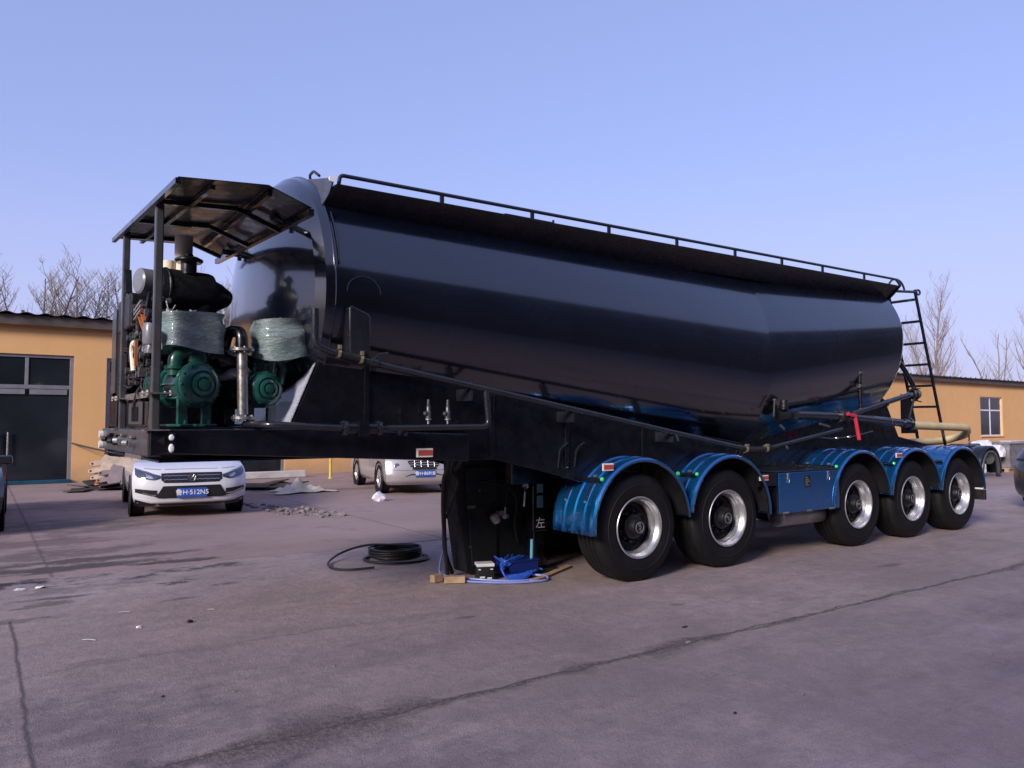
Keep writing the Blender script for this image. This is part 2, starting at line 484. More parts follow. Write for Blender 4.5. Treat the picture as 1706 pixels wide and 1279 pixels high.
class MB:
    def __init__(self):
        self.v, self.f = [], []

    def add(self, vs, fs):
        o = len(self.v)
        self.v += [tuple(q) for q in vs]
        self.f += [tuple(i + o for i in q) for q in fs]
        return self

    def box(self, x0, x1, y0, y1, z0, z1, mtx=None):
        vs = [Vector((x, y, z)) for z in (z0, z1) for y in (y0, y1) for x in (x0, x1)]
        if mtx is not None:
            vs = [mtx @ q for q in vs]
        return self.add(vs, [(0, 2, 3, 1), (4, 5, 7, 6), (0, 1, 5, 4), (2, 6, 7, 3), (0, 4, 6, 2), (1, 3, 7, 5)])

    def bar(self, a, b, w, h, up=(0, 0, 1)):
        a, b = Vector(a), Vector(b)
        d = (b - a).normalized()
        up = Vector(up)
        if abs(d.dot(up)) > 0.98:
            up = Vector((0, 1, 0))
        s = d.cross(up).normalized() * (w / 2)
        u = s.cross(d).normalized() * (h / 2)
        vs = [p + i * s + j * u for p in (a, b) for j in (-1, 1) for i in (-1, 1)]
        return self.add(vs, [(0, 2, 3, 1), (4, 5, 7, 6), (0, 1, 5, 4), (2, 6, 7, 3), (0, 4, 6, 2), (1, 3, 7, 5)])

    def tube(self, pts, r, n=12, cap=True):
        pts = [Vector(p) for p in pts]
        rs = r if isinstance(r, (list, tuple)) else [r] * len(pts)
        vs, fs = [], []
        u = None
        for i, p in enumerate(pts):
            d = (pts[min(i + 1, len(pts) - 1)] - pts[max(i - 1, 0)])
            if d.length < 1e-9:
                d = Vector((0, 0, 1))
            d.normalize()
            if u is None:
                u, w = perp(d)
            else:
                u = (u - d * u.dot(d))
                u = u.normalized() if u.length > 1e-6 else perp(d)[0]
            w = d.cross(u)
            for k in range(n):
                a = 2 * PI * k / n
                vs.append(p + (u * math.cos(a) + w * math.sin(a)) * rs[i])
        for i in range(len(pts) - 1):
            for k in range(n):
                q = (k + 1) % n
                fs.append((i * n + k, i * n + q, (i + 1) * n + q, (i + 1) * n + k))
        if cap:
            fs.append(tuple(range(n - 1, -1, -1)))
            fs.append(tuple(range((len(pts) - 1) * n, len(pts) * n)))
        return self.add(vs, fs)

    def lathe(self, prof, c, axis, n=32, cap0=False, cap1=False):
        c, d = Vector(c), Vector(axis).normalized()
        u, w = perp(d)
        vs, fs = [], []
        for (r, h) in prof:
            for k in range(n):
                a = 2 * PI * k / n
                vs.append(c + d * h + (u * math.cos(a) + w * math.sin(a)) * r)
        for i in range(len(prof) - 1):
            for k in range(n):
                q = (k + 1) % n
                fs.append((i * n + k, i * n + q, (i + 1) * n + q, (i + 1) * n + k))
        if cap0: fs.append(tuple(range(n - 1, -1, -1)))
        if cap1: fs.append(tuple(range((len(prof) - 1) * n, len(prof) * n)))
        return self.add(vs, fs)

    def cyl(self, a, b, r, n=20):
        return self.tube([a, b], r, n)

    def prism(self, poly, y0, y1, mtx=None):
        """poly of (x, z) swept from y0 to y1"""
        n = len(poly)
        vs = [Vector((p[0], y0, p[1])) for p in poly] + [Vector((p[0], y1, p[1])) for p in poly]
        if mtx is not None:
            vs = [mtx @ q for q in vs]
        fs = [tuple(range(n)), tuple(range(2 * n - 1, n - 1, -1))]
        for i in range(n):
            j = (i + 1) % n
            fs.append((i, i + n, j + n, j))
        return self.add(vs, fs)

    def grid(self, fn, nu, nv, closed_u=False):
        vs = [fn(i / (nu if closed_u else nu - 1), j / (nv - 1)) for j in range(nv) for i in range(nu)]
        fs = []
        for j in range(nv - 1):
            for i in range(nu if closed_u else nu - 1):
                k = (i + 1) % nu
                fs.append((j * nu + i, j * nu + k, (j + 1) * nu + k, (j + 1) * nu + i))
        return self.add(vs, fs)

    def build(self, name, mat, parent=None, smooth=35, bevel=0.0, solid=0.0, xf=None, recenter=False, seg=2, fixn=True):
        me = bpy.data.meshes.new(name)
        vs = [Vector(q) for q in self.v]
        if xf is not None:
            vs = [xf @ q for q in vs]
        loc = Vector((0, 0, 0))
        if recenter:
            xs = [q.x for q in vs]; ys = [q.y for q in vs]; zs = [q.z for q in vs]
            loc = Vector(((min(xs) + max(xs)) / 2, (min(ys) + max(ys)) / 2, min(zs)))
            vs = [q - loc for q in vs]
        me.from_pydata([tuple(q) for q in vs], [], self.f)
        if fixn:
            bm = bmesh.new()
            bm.from_mesh(me)
            bmesh.ops.recalc_face_normals(bm, faces=bm.faces)
            bm.to_mesh(me)
            bm.free()
        if smooth:
            me.polygons.foreach_set('use_smooth', [True] * len(me.polygons))
            me.set_sharp_from_angle(angle=R(smooth))
        me.materials.append(M[mat] if isinstance(mat, str) else mat)
        o = bpy.data.objects.new(name, me)
        col.objects.link(o)
        o.location = loc
        put(o, parent)
        if solid:
            s = o.modifiers.new('thickness', 'SOLIDIFY')
            s.thickness = solid
            s.offset = 0
        if bevel:
            b = o.modifiers.new('edge', 'BEVEL')
            b.width = bevel
            b.segments = seg
            b.limit_method = 'ANGLE'
            b.angle_limit = R(40)
        return o


_cjk = None
def text_mesh(name, body, size, mat, parent, mtx, extrude=0.002, bold=0.0):
    cu = bpy.data.curves.new(name, 'FONT')
    cu.body = body
    cu.size = size
    cu.align_x, cu.align_y = 'CENTER', 'CENTER'
    cu.extrude = extrude
    cu.offset = bold
    tmp = bpy.data.objects.new(name, cu)
    col.objects.link(tmp)
    dg = bpy.context.evaluated_depsgraph_get()
    me = bpy.data.meshes.new_from_object(tmp.evaluated_get(dg))
    bpy.data.objects.remove(tmp)
    me.transform(mtx)
    me.materials.clear()
    me.materials.append(M[mat])
    o = bpy.data.objects.new(name, me)
    col.objects.link(o)
    put(o, parent)
    return o


def face_cam(loc, rx=90, rz=0):
    """text lying in the XZ plane, read from -Y"""
    return Matrix.Translation(loc) @ Matrix.Rotation(R(rz), 4, 'Z') @ Matrix.Rotation(R(rx), 4, 'X')

# ------------------------------------------------------------------ the setting: ground
def sheet(name, x0, x1, y0, y1, z, mat, n=2):
    mb = MB()
    mb.grid(lambda u, v: (x0 + (x1 - x0) * u, y0 + (y1 - y0) * v, z), n, n)
    o = mb.build(name, mat, smooth=0)
    o['kind'] = 'structure'
    return o


sheet('ground', -400, 900, -500, 800, 0.0, 'ground')
mbp = MB()
N = 60
edge = [(-30 + 120 * i / N, 9.02 + 0.035 * math.sin(i * 1.7) + 0.03 * math.sin(i * 0.63)) for i in range(N + 1)]
mbp.add([(x, y, 0.006) for x, y in edge] + [(x, 23.05, 0.006) for x, y in edge] + [(x, y - 0.012, -0.02) for x, y in edge],
        [(i, i + 1, N + 2 + i, N + 1 + i) for i in range(N)] + [(2 * N + 2 + i, 2 * N + 3 + i, i + 1, i) for i in range(N)])
ap = mbp.build('concrete_apron', 'apron', smooth=0)
ap['kind'] = 'structure'

# ------------------------------------------------------------------ the long yellow workshop
BY = 23.0
bld = tag(empty('workshop_building', (30, BY, 0)), 'long single storey yellow workshop with grey corrugated roof edge and dark glass doors', 'building')
WT = 4.12
ops = [(-2.6, 2.02, 0.0, 3.30), (2.78, 4.55, 0.0, 3.28), (6.25, 7.62, 0.0, 2.5), (12.5, 14.6, 0.0, 3.0), 
       (51.85, 54.9, 0.74, 3.22), (62.0, 64.8, 0.74, 3.22)]
mb = MB()
px = -16.0
for (a, b, z0, z1) in ops:
    mb.box(px, a, BY, BY + 0.26, 0, WT)
    mb.box(a, b, BY, BY + 0.26, z1, WT)
    if z0 > 0: mb.box(a, b, BY, BY + 0.26, 0, z0)
    px = b
mb.box(px, 80, BY, BY + 0.26, 0, WT)
mb.box(-16, -15.74, BY + 0.26, BY + 5.0, 0, WT)
mb.box(79.74, 80, BY + 0.26, BY + 5.0, 0, WT)
mb.box(-16, 80, BY + 5.0, BY + 5.26, 0, WT)
mb.build('wall', 'wall', bld, smooth=0)
mb = MB()
mb.box(-15.7, 79.7, BY + 0.9, BY + 1.0, 0.0, WT)     # dark partition inside
mb.build('inner_partition', 'trim', bld, smooth=0)
mb = MB()
mb.grid(lambda u, v: (-16.4 + 96.8 * u, BY - 0.34 + 6.0 * v, 4.30 + 0.42 * v + 0.026 * math.sin(u * 96.8 * 2 * PI / 0.42)), 1400, 2)
mb.build('roof', 'roof_edge', bld, smooth=60, solid=0.012)
mb = MB()
mb.box(-16.3, 80.3, BY - 0.22, BY - 0.17, 4.02, 4.262)
mb.box(-16.2, 80.2, BY - 0.17, BY + 0.3, WT + 0.004, 4.24)
for i in range(150):
    x = -15.8 + i * 0.64
    mb.box(x - 0.03, x + 0.03, BY - 0.30, BY - 0.24, 4.318, 4.37 + rnd.random() * 0.015)
mb.build('fascia', 'roof_edge', bld, smooth=0)


def door(a, b, z1, tz, mull):
    f = MB()
    y0, y1 = BY + 0.05, BY + 0.13
    f.box(a, a + 0.09, y0, y1, 0, z1)
    f.box(b - 0.09, b, y0, y1, 0, z1)
    f.box(a + 0.09, b - 0.09, y0, y1, z1 - 0.08, z1)
    f.box(a + 0.09, b - 0.09, y0 + 0.01, y1 - 0.01, tz, tz + 0.10)
    for mx in mull:
        f.box(mx - 0.04, mx + 0.04, y0 + 0.012, y1 - 0.012, tz + 0.1, z1 - 0.08)
    f.box(a + 0.09, b - 0.09, y0 + 0.01, y1 - 0.01, 0.0, 0.06)
    fr = f.build('door_frame', 'alu', bld, smooth=0, bevel=0.006)
    g = MB()
    g.box(a + 0.09, b - 0.09, y0 + 0.035, y0 + 0.05, 0.06, tz)
    g.box(a + 0.09, b - 0.09, y0 + 0.035, y0 + 0.05, tz + 0.1, z1 - 0.08)
    g.build('pane', 'glass', fr, smooth=0)
    return fr


d1 = door(-2.6, 2.02, 3.30, 2.42, (-1.1, 0.98))
for hx in (0.42, 0.62):
    h = MB()
    h.cyl((hx, BY + 0.02, 0.55), (hx, BY + 0.02, 1.32), 0.022, 12)
    h.cyl((hx, BY + 0.02, 0.65), (hx, BY + 0.09, 0.65), 0.014, 8)
    h.cyl((hx, BY + 0.02, 1.22), (hx, BY + 0.09, 1.22), 0.014, 8)
    h.build('handle', 'steel', d1)
hd = MB()
hd.box(0.0, 0.95, BY + 0.043, BY + 0.049, 2.28, 2.41)
hd.box(1.05, 1.88, BY + 0.043, BY + 0.049, 2.28, 2.41)
hd.build('door_rail', 'alu', d1, smooth=0)
door(2.78, 4.55, 3.28, 2.42, (3.6,))
door(6.25, 7.62, 2.5, 2.05, ())
door(12.5, 14.6, 3.0, 2.3, (13.5,))
for (a, b, z0, z1) in ops[4:]:
    f = MB()
    y0, y1 = BY + 0.10, BY + 0.17
    f.box(a, a + 0.07, y0, y1, z0, z1)
    f.box(b - 0.07, b, y0, y1, z0, z1)
    f.box(a + 0.07, b - 0.07, y0, y1, z0, z0 + 0.07)
    f.box(a + 0.07, b - 0.07, y0, y1, z1 - 0.07, z1)
    mx = (a + b) / 2
    f.box(mx - 0.05, mx + 0.05, y0 + 0.004, y1 - 0.004, z0 + 0.07, z1 - 0.07)
    tz = z0 + (z1 - z0) * 0.64
    f.box(a + 0.07, mx - 0.05, y0 + 0.006, y1 - 0.006, tz, tz + 0.09)
    f.box(mx + 0.05, b - 0.07, y0 + 0.006, y1 - 0.006, tz, tz + 0.09)
    fr = f.build('window', 'white', bld, smooth=0, bevel=0.005)
    g = MB()
    g.box(a + 0.07, b - 0.07, y0 + 0.03, y0 + 0.045, z0 + 0.07, z1 - 0.07)
    g.build('pane', 'glass', fr, smooth=0)
    s = MB()
    s.box(a - 0.06, b + 0.06, BY - 0.06, BY + 0.10, z0 - 0.07, z0 - 0.003)
    s.build('sill', 'wall', fr, smooth=0, bevel=0.01)
mb = MB()
mb.box(0.25, 2.0, BY - 0.16, BY + 0.045, 0.008, 0.10)
tag(mb.build('threshold_strip', 'strip', None, smooth=0, bevel=0.01, recenter=True), 'blue and green strip lying along the foot of the glass doors', 'strip')

# building across the yard behind the camera: the tank mirrors it
opp = tag(empty('brown_building', (10, -15, 0)), 'tall brown factory hall across the yard, seen only mirrored in the black tank', 'building')
mb = MB()
mb.box(-45, 70, -22, -9.0, 3.6, 11.2)
mb.build('wall', 'brick', opp, smooth=0)
mb = MB()
mb.box(-45, 70, -22, -9.02, 0, 3.597)
mb.build('plinth', 'roof_edge', opp, smooth=0)
mb = MB()
mb.box(-45.3, 70.3, -22.3, -8.7, 11.203, 11.6)
mb.build('roof', 'roof_edge', opp, smooth=0)
mb = MB()
mb.box(-44, 69, -9.0, -8.96, 7.4, 8.5)
mb.build('window', 'glass', opp, smooth=0)

# ------------------------------------------------------------------ the tanker trailer
CY = 6.75
trl = tag(empty('tanker_trailer', (6.5, CY, 0)), 'glossy black bulk tanker semi-trailer with blue mudguards and a green blower set at its front', 'trailer')

# ---- tank
HW = 1.225
def tank_par(x):
    if x <= 7.45:
        q = (x - 2.2) / 5.25
        return 3.70, 2.56 - 0.30 * q, 1.55 - 0.54 * q
    q = (x - 7.45) / 2.85
    return 3.70, 2.26 + 0.46 * q, 1.01 + 0.46 * q


NA = 72
sec = []
for i in range(9):
    a = PI / 2 * i / 8.0
    sec.append((2.2 - 0.33 * math.cos(a), max(0.02, math.sin(a))))
xs = [2.2 + 5.25 * i / 16 for i in range(1, 17)] + [7.45 + 2.85 * i / 10 for i in range(1, 11)]
sec += [(x, 1.0) for x in xs]
for i in range(1, 9):
    a = PI / 2 * i / 8.0
    sec.append((10.3 + 0.30 * math.sin(a), max(0.02, math.cos(a))))
def tank_pt(x, s, a, grow=0.0):
    zt, zc, zb = tank_par(min(max(x, 2.2), 10.3))
    zm = (zt + zb) / 2
    c_, s_ = math.cos(a), math.sin(a)
    z = zc + ((zt - zc) if s_ > 0 else (zc - zb)) * s_ + grow * s_
    return (x, CY - (HW + grow) * c_ * s, zm + (z - zm) * s)


mb = MB()
vs = [tank_pt(x, s, 2 * PI * k / NA) for (x, s) in sec for k in range(NA)]
fs = [(i * NA + k, i * NA + (k + 1) % NA, (i + 1) * NA + (k + 1) % NA, (i + 1) * NA + k) for i in range(len(sec) - 1) for k in range(NA)]
fs += [tuple(range(NA)), tuple(range((len(sec) - 1) * NA, len(sec) * NA))]
mb.add(vs, fs)
tank = mb.build('tank', 'tank', trl, smooth=12)
for e_ in tank.data.edges:                                # the break where front and rear barrels meet
    if all(abs(tank.data.vertices[i].co.x - 7.45) < 1e-4 for i in e_.vertices):
        e_.use_edge_sharp = True
# weld seams
for x in (2.2,):
    mb = MB()
    mb.tube([tank_pt(x, 1.0, 2 * PI * k / NA, 0.0) for k in range(NA + 1)], 0.008 if x in (2.2, 10.3) else 0.004, 6, False)
    mb.build('weld_seam', 'tank', tank)
# round weld mark and bracket on the near flank
mb = MB()
ring = []
for k in range(15):
    a = PI * (k / 14)
    x, z = 2.43 + 0.14 * math.cos(a), 2.55 + 0.13 * math.sin(a)
    zt, zc, zb = tank_par(x)
    y = CY - HW * math.sqrt(max(0, 1 - ((z - zc) / ((zt - zc) if z > zc else (zc - zb))) ** 2))
    ring.append((x, y - 0.001, z))
mb.tube(ring, 0.006, 6)
mb.build('lifting_weld', 'black', tank)
mb = MB()
mb.prism([(2.30, 2.03), (2.47, 2.03), (2.47, 2.36), (2.45, 2.385), (2.31, 2.44), (2.29, 2.42)], 5.47, 5.62)
mb.build('support_bracket', 'pipe', tank, bevel=0.012)

# ---- walkway with its sloping side panel, end plates and rail
mb = MB()
X0, X1 = 2.24, 10.42
def both(y):
    return (y, 2 * CY - y)
for s in (0, 1):
    yo, yi, ym = both(5.62)[s], both(5.84)[s], both(5.66)[s]
    # sloping panel: outer edge high, foot on the tank
    mb.add([(X0, yo, 3.40), (X1, yo, 3.44), (X1 - 0.02, yi, 3.265), (X0 - 0.06, yi, 3.225)], [(0, 1, 2, 3)])
mb.build('walkway_side_panel', 'black', trl, smooth=0, solid=0.012)
mb = MB()
mb.add([(X0, 5.63, 3.395), (X1, 5.63, 3.435), (X1, 6.02, 3.445), (X0, 6.02, 3.405)], [(0, 1, 2, 3)])
mb.add([(X0, 7.48, 3.405), (X1, 7.48, 3.445), (X1, 7.87, 3.435), (X0, 7.87, 3.395)], [(0, 1, 2, 3)])
mb.build('walkway', 'pipe', trl, smooth=0, solid=0.014)
for (x, dx) in ((X0 - 0.035, 1), (X1 + 0.02, -1)):
    for s in (0, 1):
        mb = MB()
        ys = [both(q)[s] for q in (5.60, 5.70, 5.86, 6.55)]
        p = [(x, ys[0], 3.44), (x, ys[3], 3.665), (x, ys[3] - 0.0, 3.60), (x - 0.03 * dx, ys[2], 3.22), (x, ys[1], 3.335)]
        mb.add(p + [(a + 0.012 * dx, b, c) for a, b, c in p], [(0, 1, 2, 3, 4), (9, 8, 7, 6, 5), (0, 5, 6, 1), (1, 6, 7, 2), (2, 7, 8, 3), (3, 8, 9, 4), (4, 9, 5, 0)])
        mb.build('walkway_end_plate', 'post' if x < 5 else 'black', trl, smooth=0)  # front plates grey: the sky's reflection is put into their colour
mb = MB()
mb.cyl((2.19, 5.585, 3.425), (2.19, 5.605, 3.425), 0.025, 14)
mb.build('end_lamp', 'white', trl)
for s in (0, 1):
    y = both(5.63)[s]
    mb = MB()
    mb.tube(fillet([(2.26, y, 3.41), (2.27, y, 3.478), (10.36, y, 3.525), (10.46, y, 3.45)], 0.06), 0.016, 10)
    rl = mb.build('handrail', 'pipe', trl)
    for xp in (3.18, 4.13, 5.07, 6.03, 6.97, 7.82, 8.64, 9.57):
        p = MB()
        zz = 3.405 + (xp - 2.24) * 0.0049
        p.box(xp - 0.018, xp + 0.018, y - 0.008, y + 0.008, zz, zz + 0.07)
        p.build('rail_post', 'pipe', rl, smooth=0)
mb = MB()
mb.box(3.85, 4.40, 5.66, 5.70, 3.41, 3.435)
mb.box(4.38, 4.40, 5.64, 5.66, 3.41, 3.45)
mb.build('top_vent_pipe', 'pipe', trl, smooth=0, bevel=0.006)
# curled hose over the front dome
mb = MB()
mb.tube(fillet([(2.45, 6.72, 3.70), (2.37, 6.6, 3.75), (2.30, 6.3, 3.70), (2.22, 5.95, 3.55)], 0.1), 0.012, 8)
mb.build('vent_hose', 'rubber', trl)
mb = MB()
for i, (z, dx) in enumerate(((3.05, 0), (2.98, 0.0))):
    pass
mb.tube([tank_pt(2.235, 1.0, R(q), 0.012) for q in (34, 28, 22, 16, 10)], 0.007, 6)
mb.build('seam_strip', 'black', tank)

# ---- chassis: gooseneck, skirt plates, rails
for y in (5.62, 7.80):
    mb = MB()
    mb.prism([(1.02, 1.335), (3.32, 1.222), (3.45, 1.215), (3.45, 1.45), (2.0, 1.50), (1.02, 1.50)], y, y + 0.08)
    mb.build('gooseneck_beam', 'black', trl, smooth=0, bevel=0.008)
mb = MB()
mb.box(0.93, 1.02, 5.62, 7.88, 1.315, 1.495)
fbm = mb.build('front_beam', 'post', trl, smooth=0, bevel=0.01)
mb = MB()
mb.box(1.02, 3.4, 5.70, 7.80, 1.49, 1.515)
mb.box(1.02, 3.4, 5.70, 7.80, 1.27, 1.285)
mb.build('deck_plate', 'black', trl, smooth=0)
# side-lamp bracket on the front corner
mb = MB()
mb.prism([(0.945, 1.487), (1.105, 1.475), (1.095, 1.345), (0.945, 1.318)], 5.585, 5.617)
lb = mb.build('lamp_bracket', 'black', trl, smooth=0, bevel=0.006)
for z, h in ((1.445, 0.022), (1.372, 0.030)):
    mb = MB()
    mb.lathe([(0.0, -0.018), (0.012, -0.016), (0.018, -0.006), (0.018, 0.004)], (0, 0, 0), (0, 1, 0), 16)
    mb.v = [(1.075 + a, 5.578 + b, z + c * h / 0.018) for a, b, c in mb.v]
    mb.build('side_lamp', 'white', lb)
mb = MB()
mb.prism([(0.985, 1.42), (1.03, 1.455), (1.035, 1.395)], 5.578, 5.586)
mb.build('gusset_hole', 'trim', lb, smooth=0)
# couplings on the front face
for (y, z) in ((7.2, 1.41), (6.85, 1.40), (6.55, 1.41), (6.1, 1.40)):
    mb = MB()
    mb.cyl((0.93, y, z), (0.885, y, z), 0.035, 14)
    mb.cyl((0.885, y, z), (0.86, y + 0.03, z), 0.022, 10)
    mb.box(0.90, 0.926, y - 0.05, y + 0.05, z + 0.035, z + 0.05)
    mb.build('air_coupling', 'engine' if y in (7.2, 6.85) else 'steel', fbm)
mb = MB()
for z in (1.35, 1.44):
    mb.cyl((0.93, 7.83, z), (0.90, 7.83, z), 0.035, 12)
mb.build('marker_lamp', 'white', fbm)
mb = MB()
mb.bar((0.95, 5.9, 1.30), (0.95, 6.6, 1.30), 0.02, 0.03)
mb.build('step_strip', 'steel', fbm, smooth=0)

# skirt plates that carry the tank
for s in (0, 1):
    ya = 5.735 if s == 0 else 2 * CY - 5.755
    mb = MB()
    mb.prism([(1.945, 1.515), (2.155, 2.02), (2.36, 2.07), (5.8, 1.50), (7.15, 1.32), (7.15, 0.98), (4.75, 0.98), (4.3, 1.10), (3.8, 1.215), (3.0, 1.235), (2.2, 1.30), (1.95, 1.33)], ya, ya + 0.02)
    mb.build('tank_skirt_plate', 'black', trl, smooth=0, bevel=0.003)
    mb = MB()
    mb.prism([(7.2, 0.98), (7.2, 1.40), (8.3, 1.52), (9.4, 1.75), (10.2, 2.0), (10.45, 1.98), (10.62, 1.86), (10.95, 1.35), (12.2, 1.16), (12.2, 0.98)], ya + 0.24 * (1 - 2 * s), ya + 0.26 * (1 - 2 * s))
    mb.build('tank_skirt_plate', 'black', trl, smooth=0, bevel=0.003)
    # stiffener ribs on the skirt
    for (x, z0, z1) in ((2.55, 1.53, 2.02), (3.75, 1.23, 1.80), (4.6, 1.12, 1.68), (5.6, 1.0, 1.5)):
        mb = MB()
        mb.box(x - 0.02, x + 0.02, ya - 0.022 if s == 0 else ya + 0.02, ya if s == 0 else ya + 0.042, z0, z1)
        mb.build('skirt_rib', 'black', trl, smooth=0, bevel=0.004)
mb = MB()
for y in (6.2, 7.18):
    mb.box(4.3, 12.25, y, y + 0.12, 0.94, 1.16)
for x in (4.4, 6.0, 8.0, 9.8, 12.1):
    mb.box(x, x + 0.12, 6.32, 7.18, 0.96, 1.10)
mb.build('chassis_rail', 'black', trl, smooth=0, bevel=0.01)
# front bulkhead, pale lavender with a wrinkled surface
mb = MB()
mb.add([(1.93, 5.757, 1.517), (1.93, 7.74, 1.517), (2.14, 7.74, 2.02), (2.14, 5.757, 2.02)], [(0, 1, 2, 3)])
mb.build('front_bulkhead', 'pale_lavender', trl, smooth=0, solid=0.008)
# hoops on the skirt behind the landing leg
for x in (4.55, 4.75):
    mb = MB()
    mb.tube(fillet([(x - 0.05, 5.73, 1.12), (x - 0.05, 5.70, 1.30), (x + 0.05, 5.70, 1.36), (x + 0.06, 5.73, 1.33)], 0.05), 0.008, 6)
    mb.build('hose_hook', 'pipe', trl)
def reflector(x0, x1, z0, z1, y, parent, tilt=0):
    mb = MB()
    mb.box(x0, x1, y - 0.012, y, z0, z1)
    r_ = mb.build('reflector', 'reflector_white', parent, smooth=0, bevel=0.003)
    mb = MB()
    dx, dz = (x1 - x0) * 0.09, (z1 - z0) * 0.2
    mb.box(x0 + dx, x1 - dx * 0.4, y - 0.015, y - 0.0115, z0 + dz, z1 - dz)
    mb.build('reflector_face', 'reflector_red', r_, smooth=0)
    return r_
reflector(2.945, 3.095, 1.262, 1.335, 5.618, trl)

# ---- landing legs
LX = 0.36
def mbx(m):
    m.v = [(a + LX, b, c) for a, b, c in m.v]
    return m
for s, y in ((0, 6.45), (1, 6.95)):
    mb = MB()
    mb.box(4.38, 4.56, y, y + 0.18, 0.42, 1.22)
    lg = mbx(mb).build('landing_leg', 'black', trl, smooth=0, bevel=0.012)
    mb = MB()
    mb.box(4.405, 4.535, y + 0.025, y + 0.155, 0.08, 0.42)
    mbx(mb).build('inner_leg', 'black', lg, smooth=0, bevel=0.008)
    mb = MB()
    mb.box(4.32, 4.66, y - 0.06, y + 0.24, 0.007, 0.045)
    mb.prism([(4.36, 0.045), (4.62, 0.045), (4.56, 0.14), (4.42, 0.14)], y + 0.03, y + 0.15)
    mbx(mb).build('foot', 'pipe', lg, smooth=0, bevel=0.006)
    if s == 0:
        mb = MB()
        mb.box(4.425, 4.505, y - 0.004, y - 0.001, 0.82, 0.91)
        mb.box(4.425, 4.505, y - 0.004, y - 0.001, 0.665, 0.79)
        mbx(mb).build('sticker', 'label_blue', lg, smooth=0)
        t = text_mesh('painted_letter', '左', 0.12, 'white', lg, face_cam((4.47 + LX, y - 0.003, 0.50)), 0.001)
        mb = MB()
        mb.tube(fillet([(4.25, y - 0.03, 0.90), (4.22, y - 0.08, 0.86), (4.20, y - 0.09, 0.70)], 0.03), 0.012, 8)
        mb.cyl((4.28, y + 0.02, 0.90), (4.25, y - 0.05, 0.90), 0.03, 12)
        mbx(mb).build('crank_handle', 'steel', lg)
        mb = MB()
        mb.box(4.16, 4.44, y - 0.16, y - 0.14, 0.96, 1.27)
        vb = mbx(mb).build('valve_panel', 'black', lg, smooth=0, bevel=0.006)
        for k in range(5):
            mb = MB()
            mb.cyl((4.215, y - 0.16, 1.225 - 0.056 * k), (4.215, y - 0.20, 1.225 - 0.056 * k), 0.013, 10)
            mbx(mb).build('valve_knob', 'chrome', vb)
        mb = MB()
        for k in range(4):
            r2 = random.Random(k)
            pts = [(4.28 + 0.03 * k, y - 0.165, 1.06 + 0.02 * k)]
            for q in range(4):
                pts.append((4.27 + r2.random() * 0.16, y - 0.18 - r2.random() * 0.05, 1.08 + r2.random() * 0.17))
            mb.tube(fillet(pts, 0.04), 0.008, 6)
        mbx(mb).build('air_line', 'pipe', vb)
        mb = MB()
        mb.box(4.05, 4.48, y - 0.20, y - 0.02, 1.275, 1.29)
        mbx(mb).build('valve_cover', 'black', vb, smooth=0)

mb = MB()
mb.box(4.60, 7.6, 7.2, 7.7, 0.03, 1.20)
st = mb.build('dark_fill_box', 'dark_fill', trl, smooth=0, bevel=0.02)  # added box, its near-black colour fills in the darkness behind the leg
mb = MB()
mb.box(4.68, 6.1, 7.184, 7.198, 0.10, 1.14)
mb.build('dark_fill_panel', 'dark_fill', st, smooth=0, bevel=0.006)  # front face of the added dark box
mb = MB()
mb.cyl((4.83, 6.63, 1.10), (4.83, 6.95, 1.10), 0.03, 12)
mb.build('cross_shaft', 'black', trl)

# ---- wheels: outer and inner tyre, deep dished rim, hub
def tyre_mesh(name, parent, hub, y0):
    """tyre from y0 (outer sidewall) to y0 + 0.27"""
    R0, w = 0.525, 0.375
    prof = [(0.285, 0.035), (0.30, 0.012), (0.33, 0.0), (0.36, -0.004), (0.40, -0.006), (0.405, -0.010), (0.412, -0.010), (0.417, -0.005), (0.455, 0.0), (0.49, 0.014), (0.507, 0.028), (R0 - 0.006, 0.042), (R0, 0.056)]
    gx = [0.10, 0.158, 0.216, 0.274]
    for g in gx:
        prof += [(R0, g - 0.007), (R0 - 0.014, g - 0.004), (R0 - 0.014, g + 0.004), (R0, g + 0.007)]
    prof += [(R0, w - 0.056), (R0 - 0.018, w - 0.028), (0.49, w - 0.014), (0.455, w), (0.36, w + 0.003), (0.30, w - 0.012), (0.285, w - 0.035)]
    mb = MB()
    mb.lathe(prof, (hub[0], hub[1] + y0, hub[2]), (0, 1, 0), 72)
    return mb.build(name, 'tyre', parent, smooth=28)


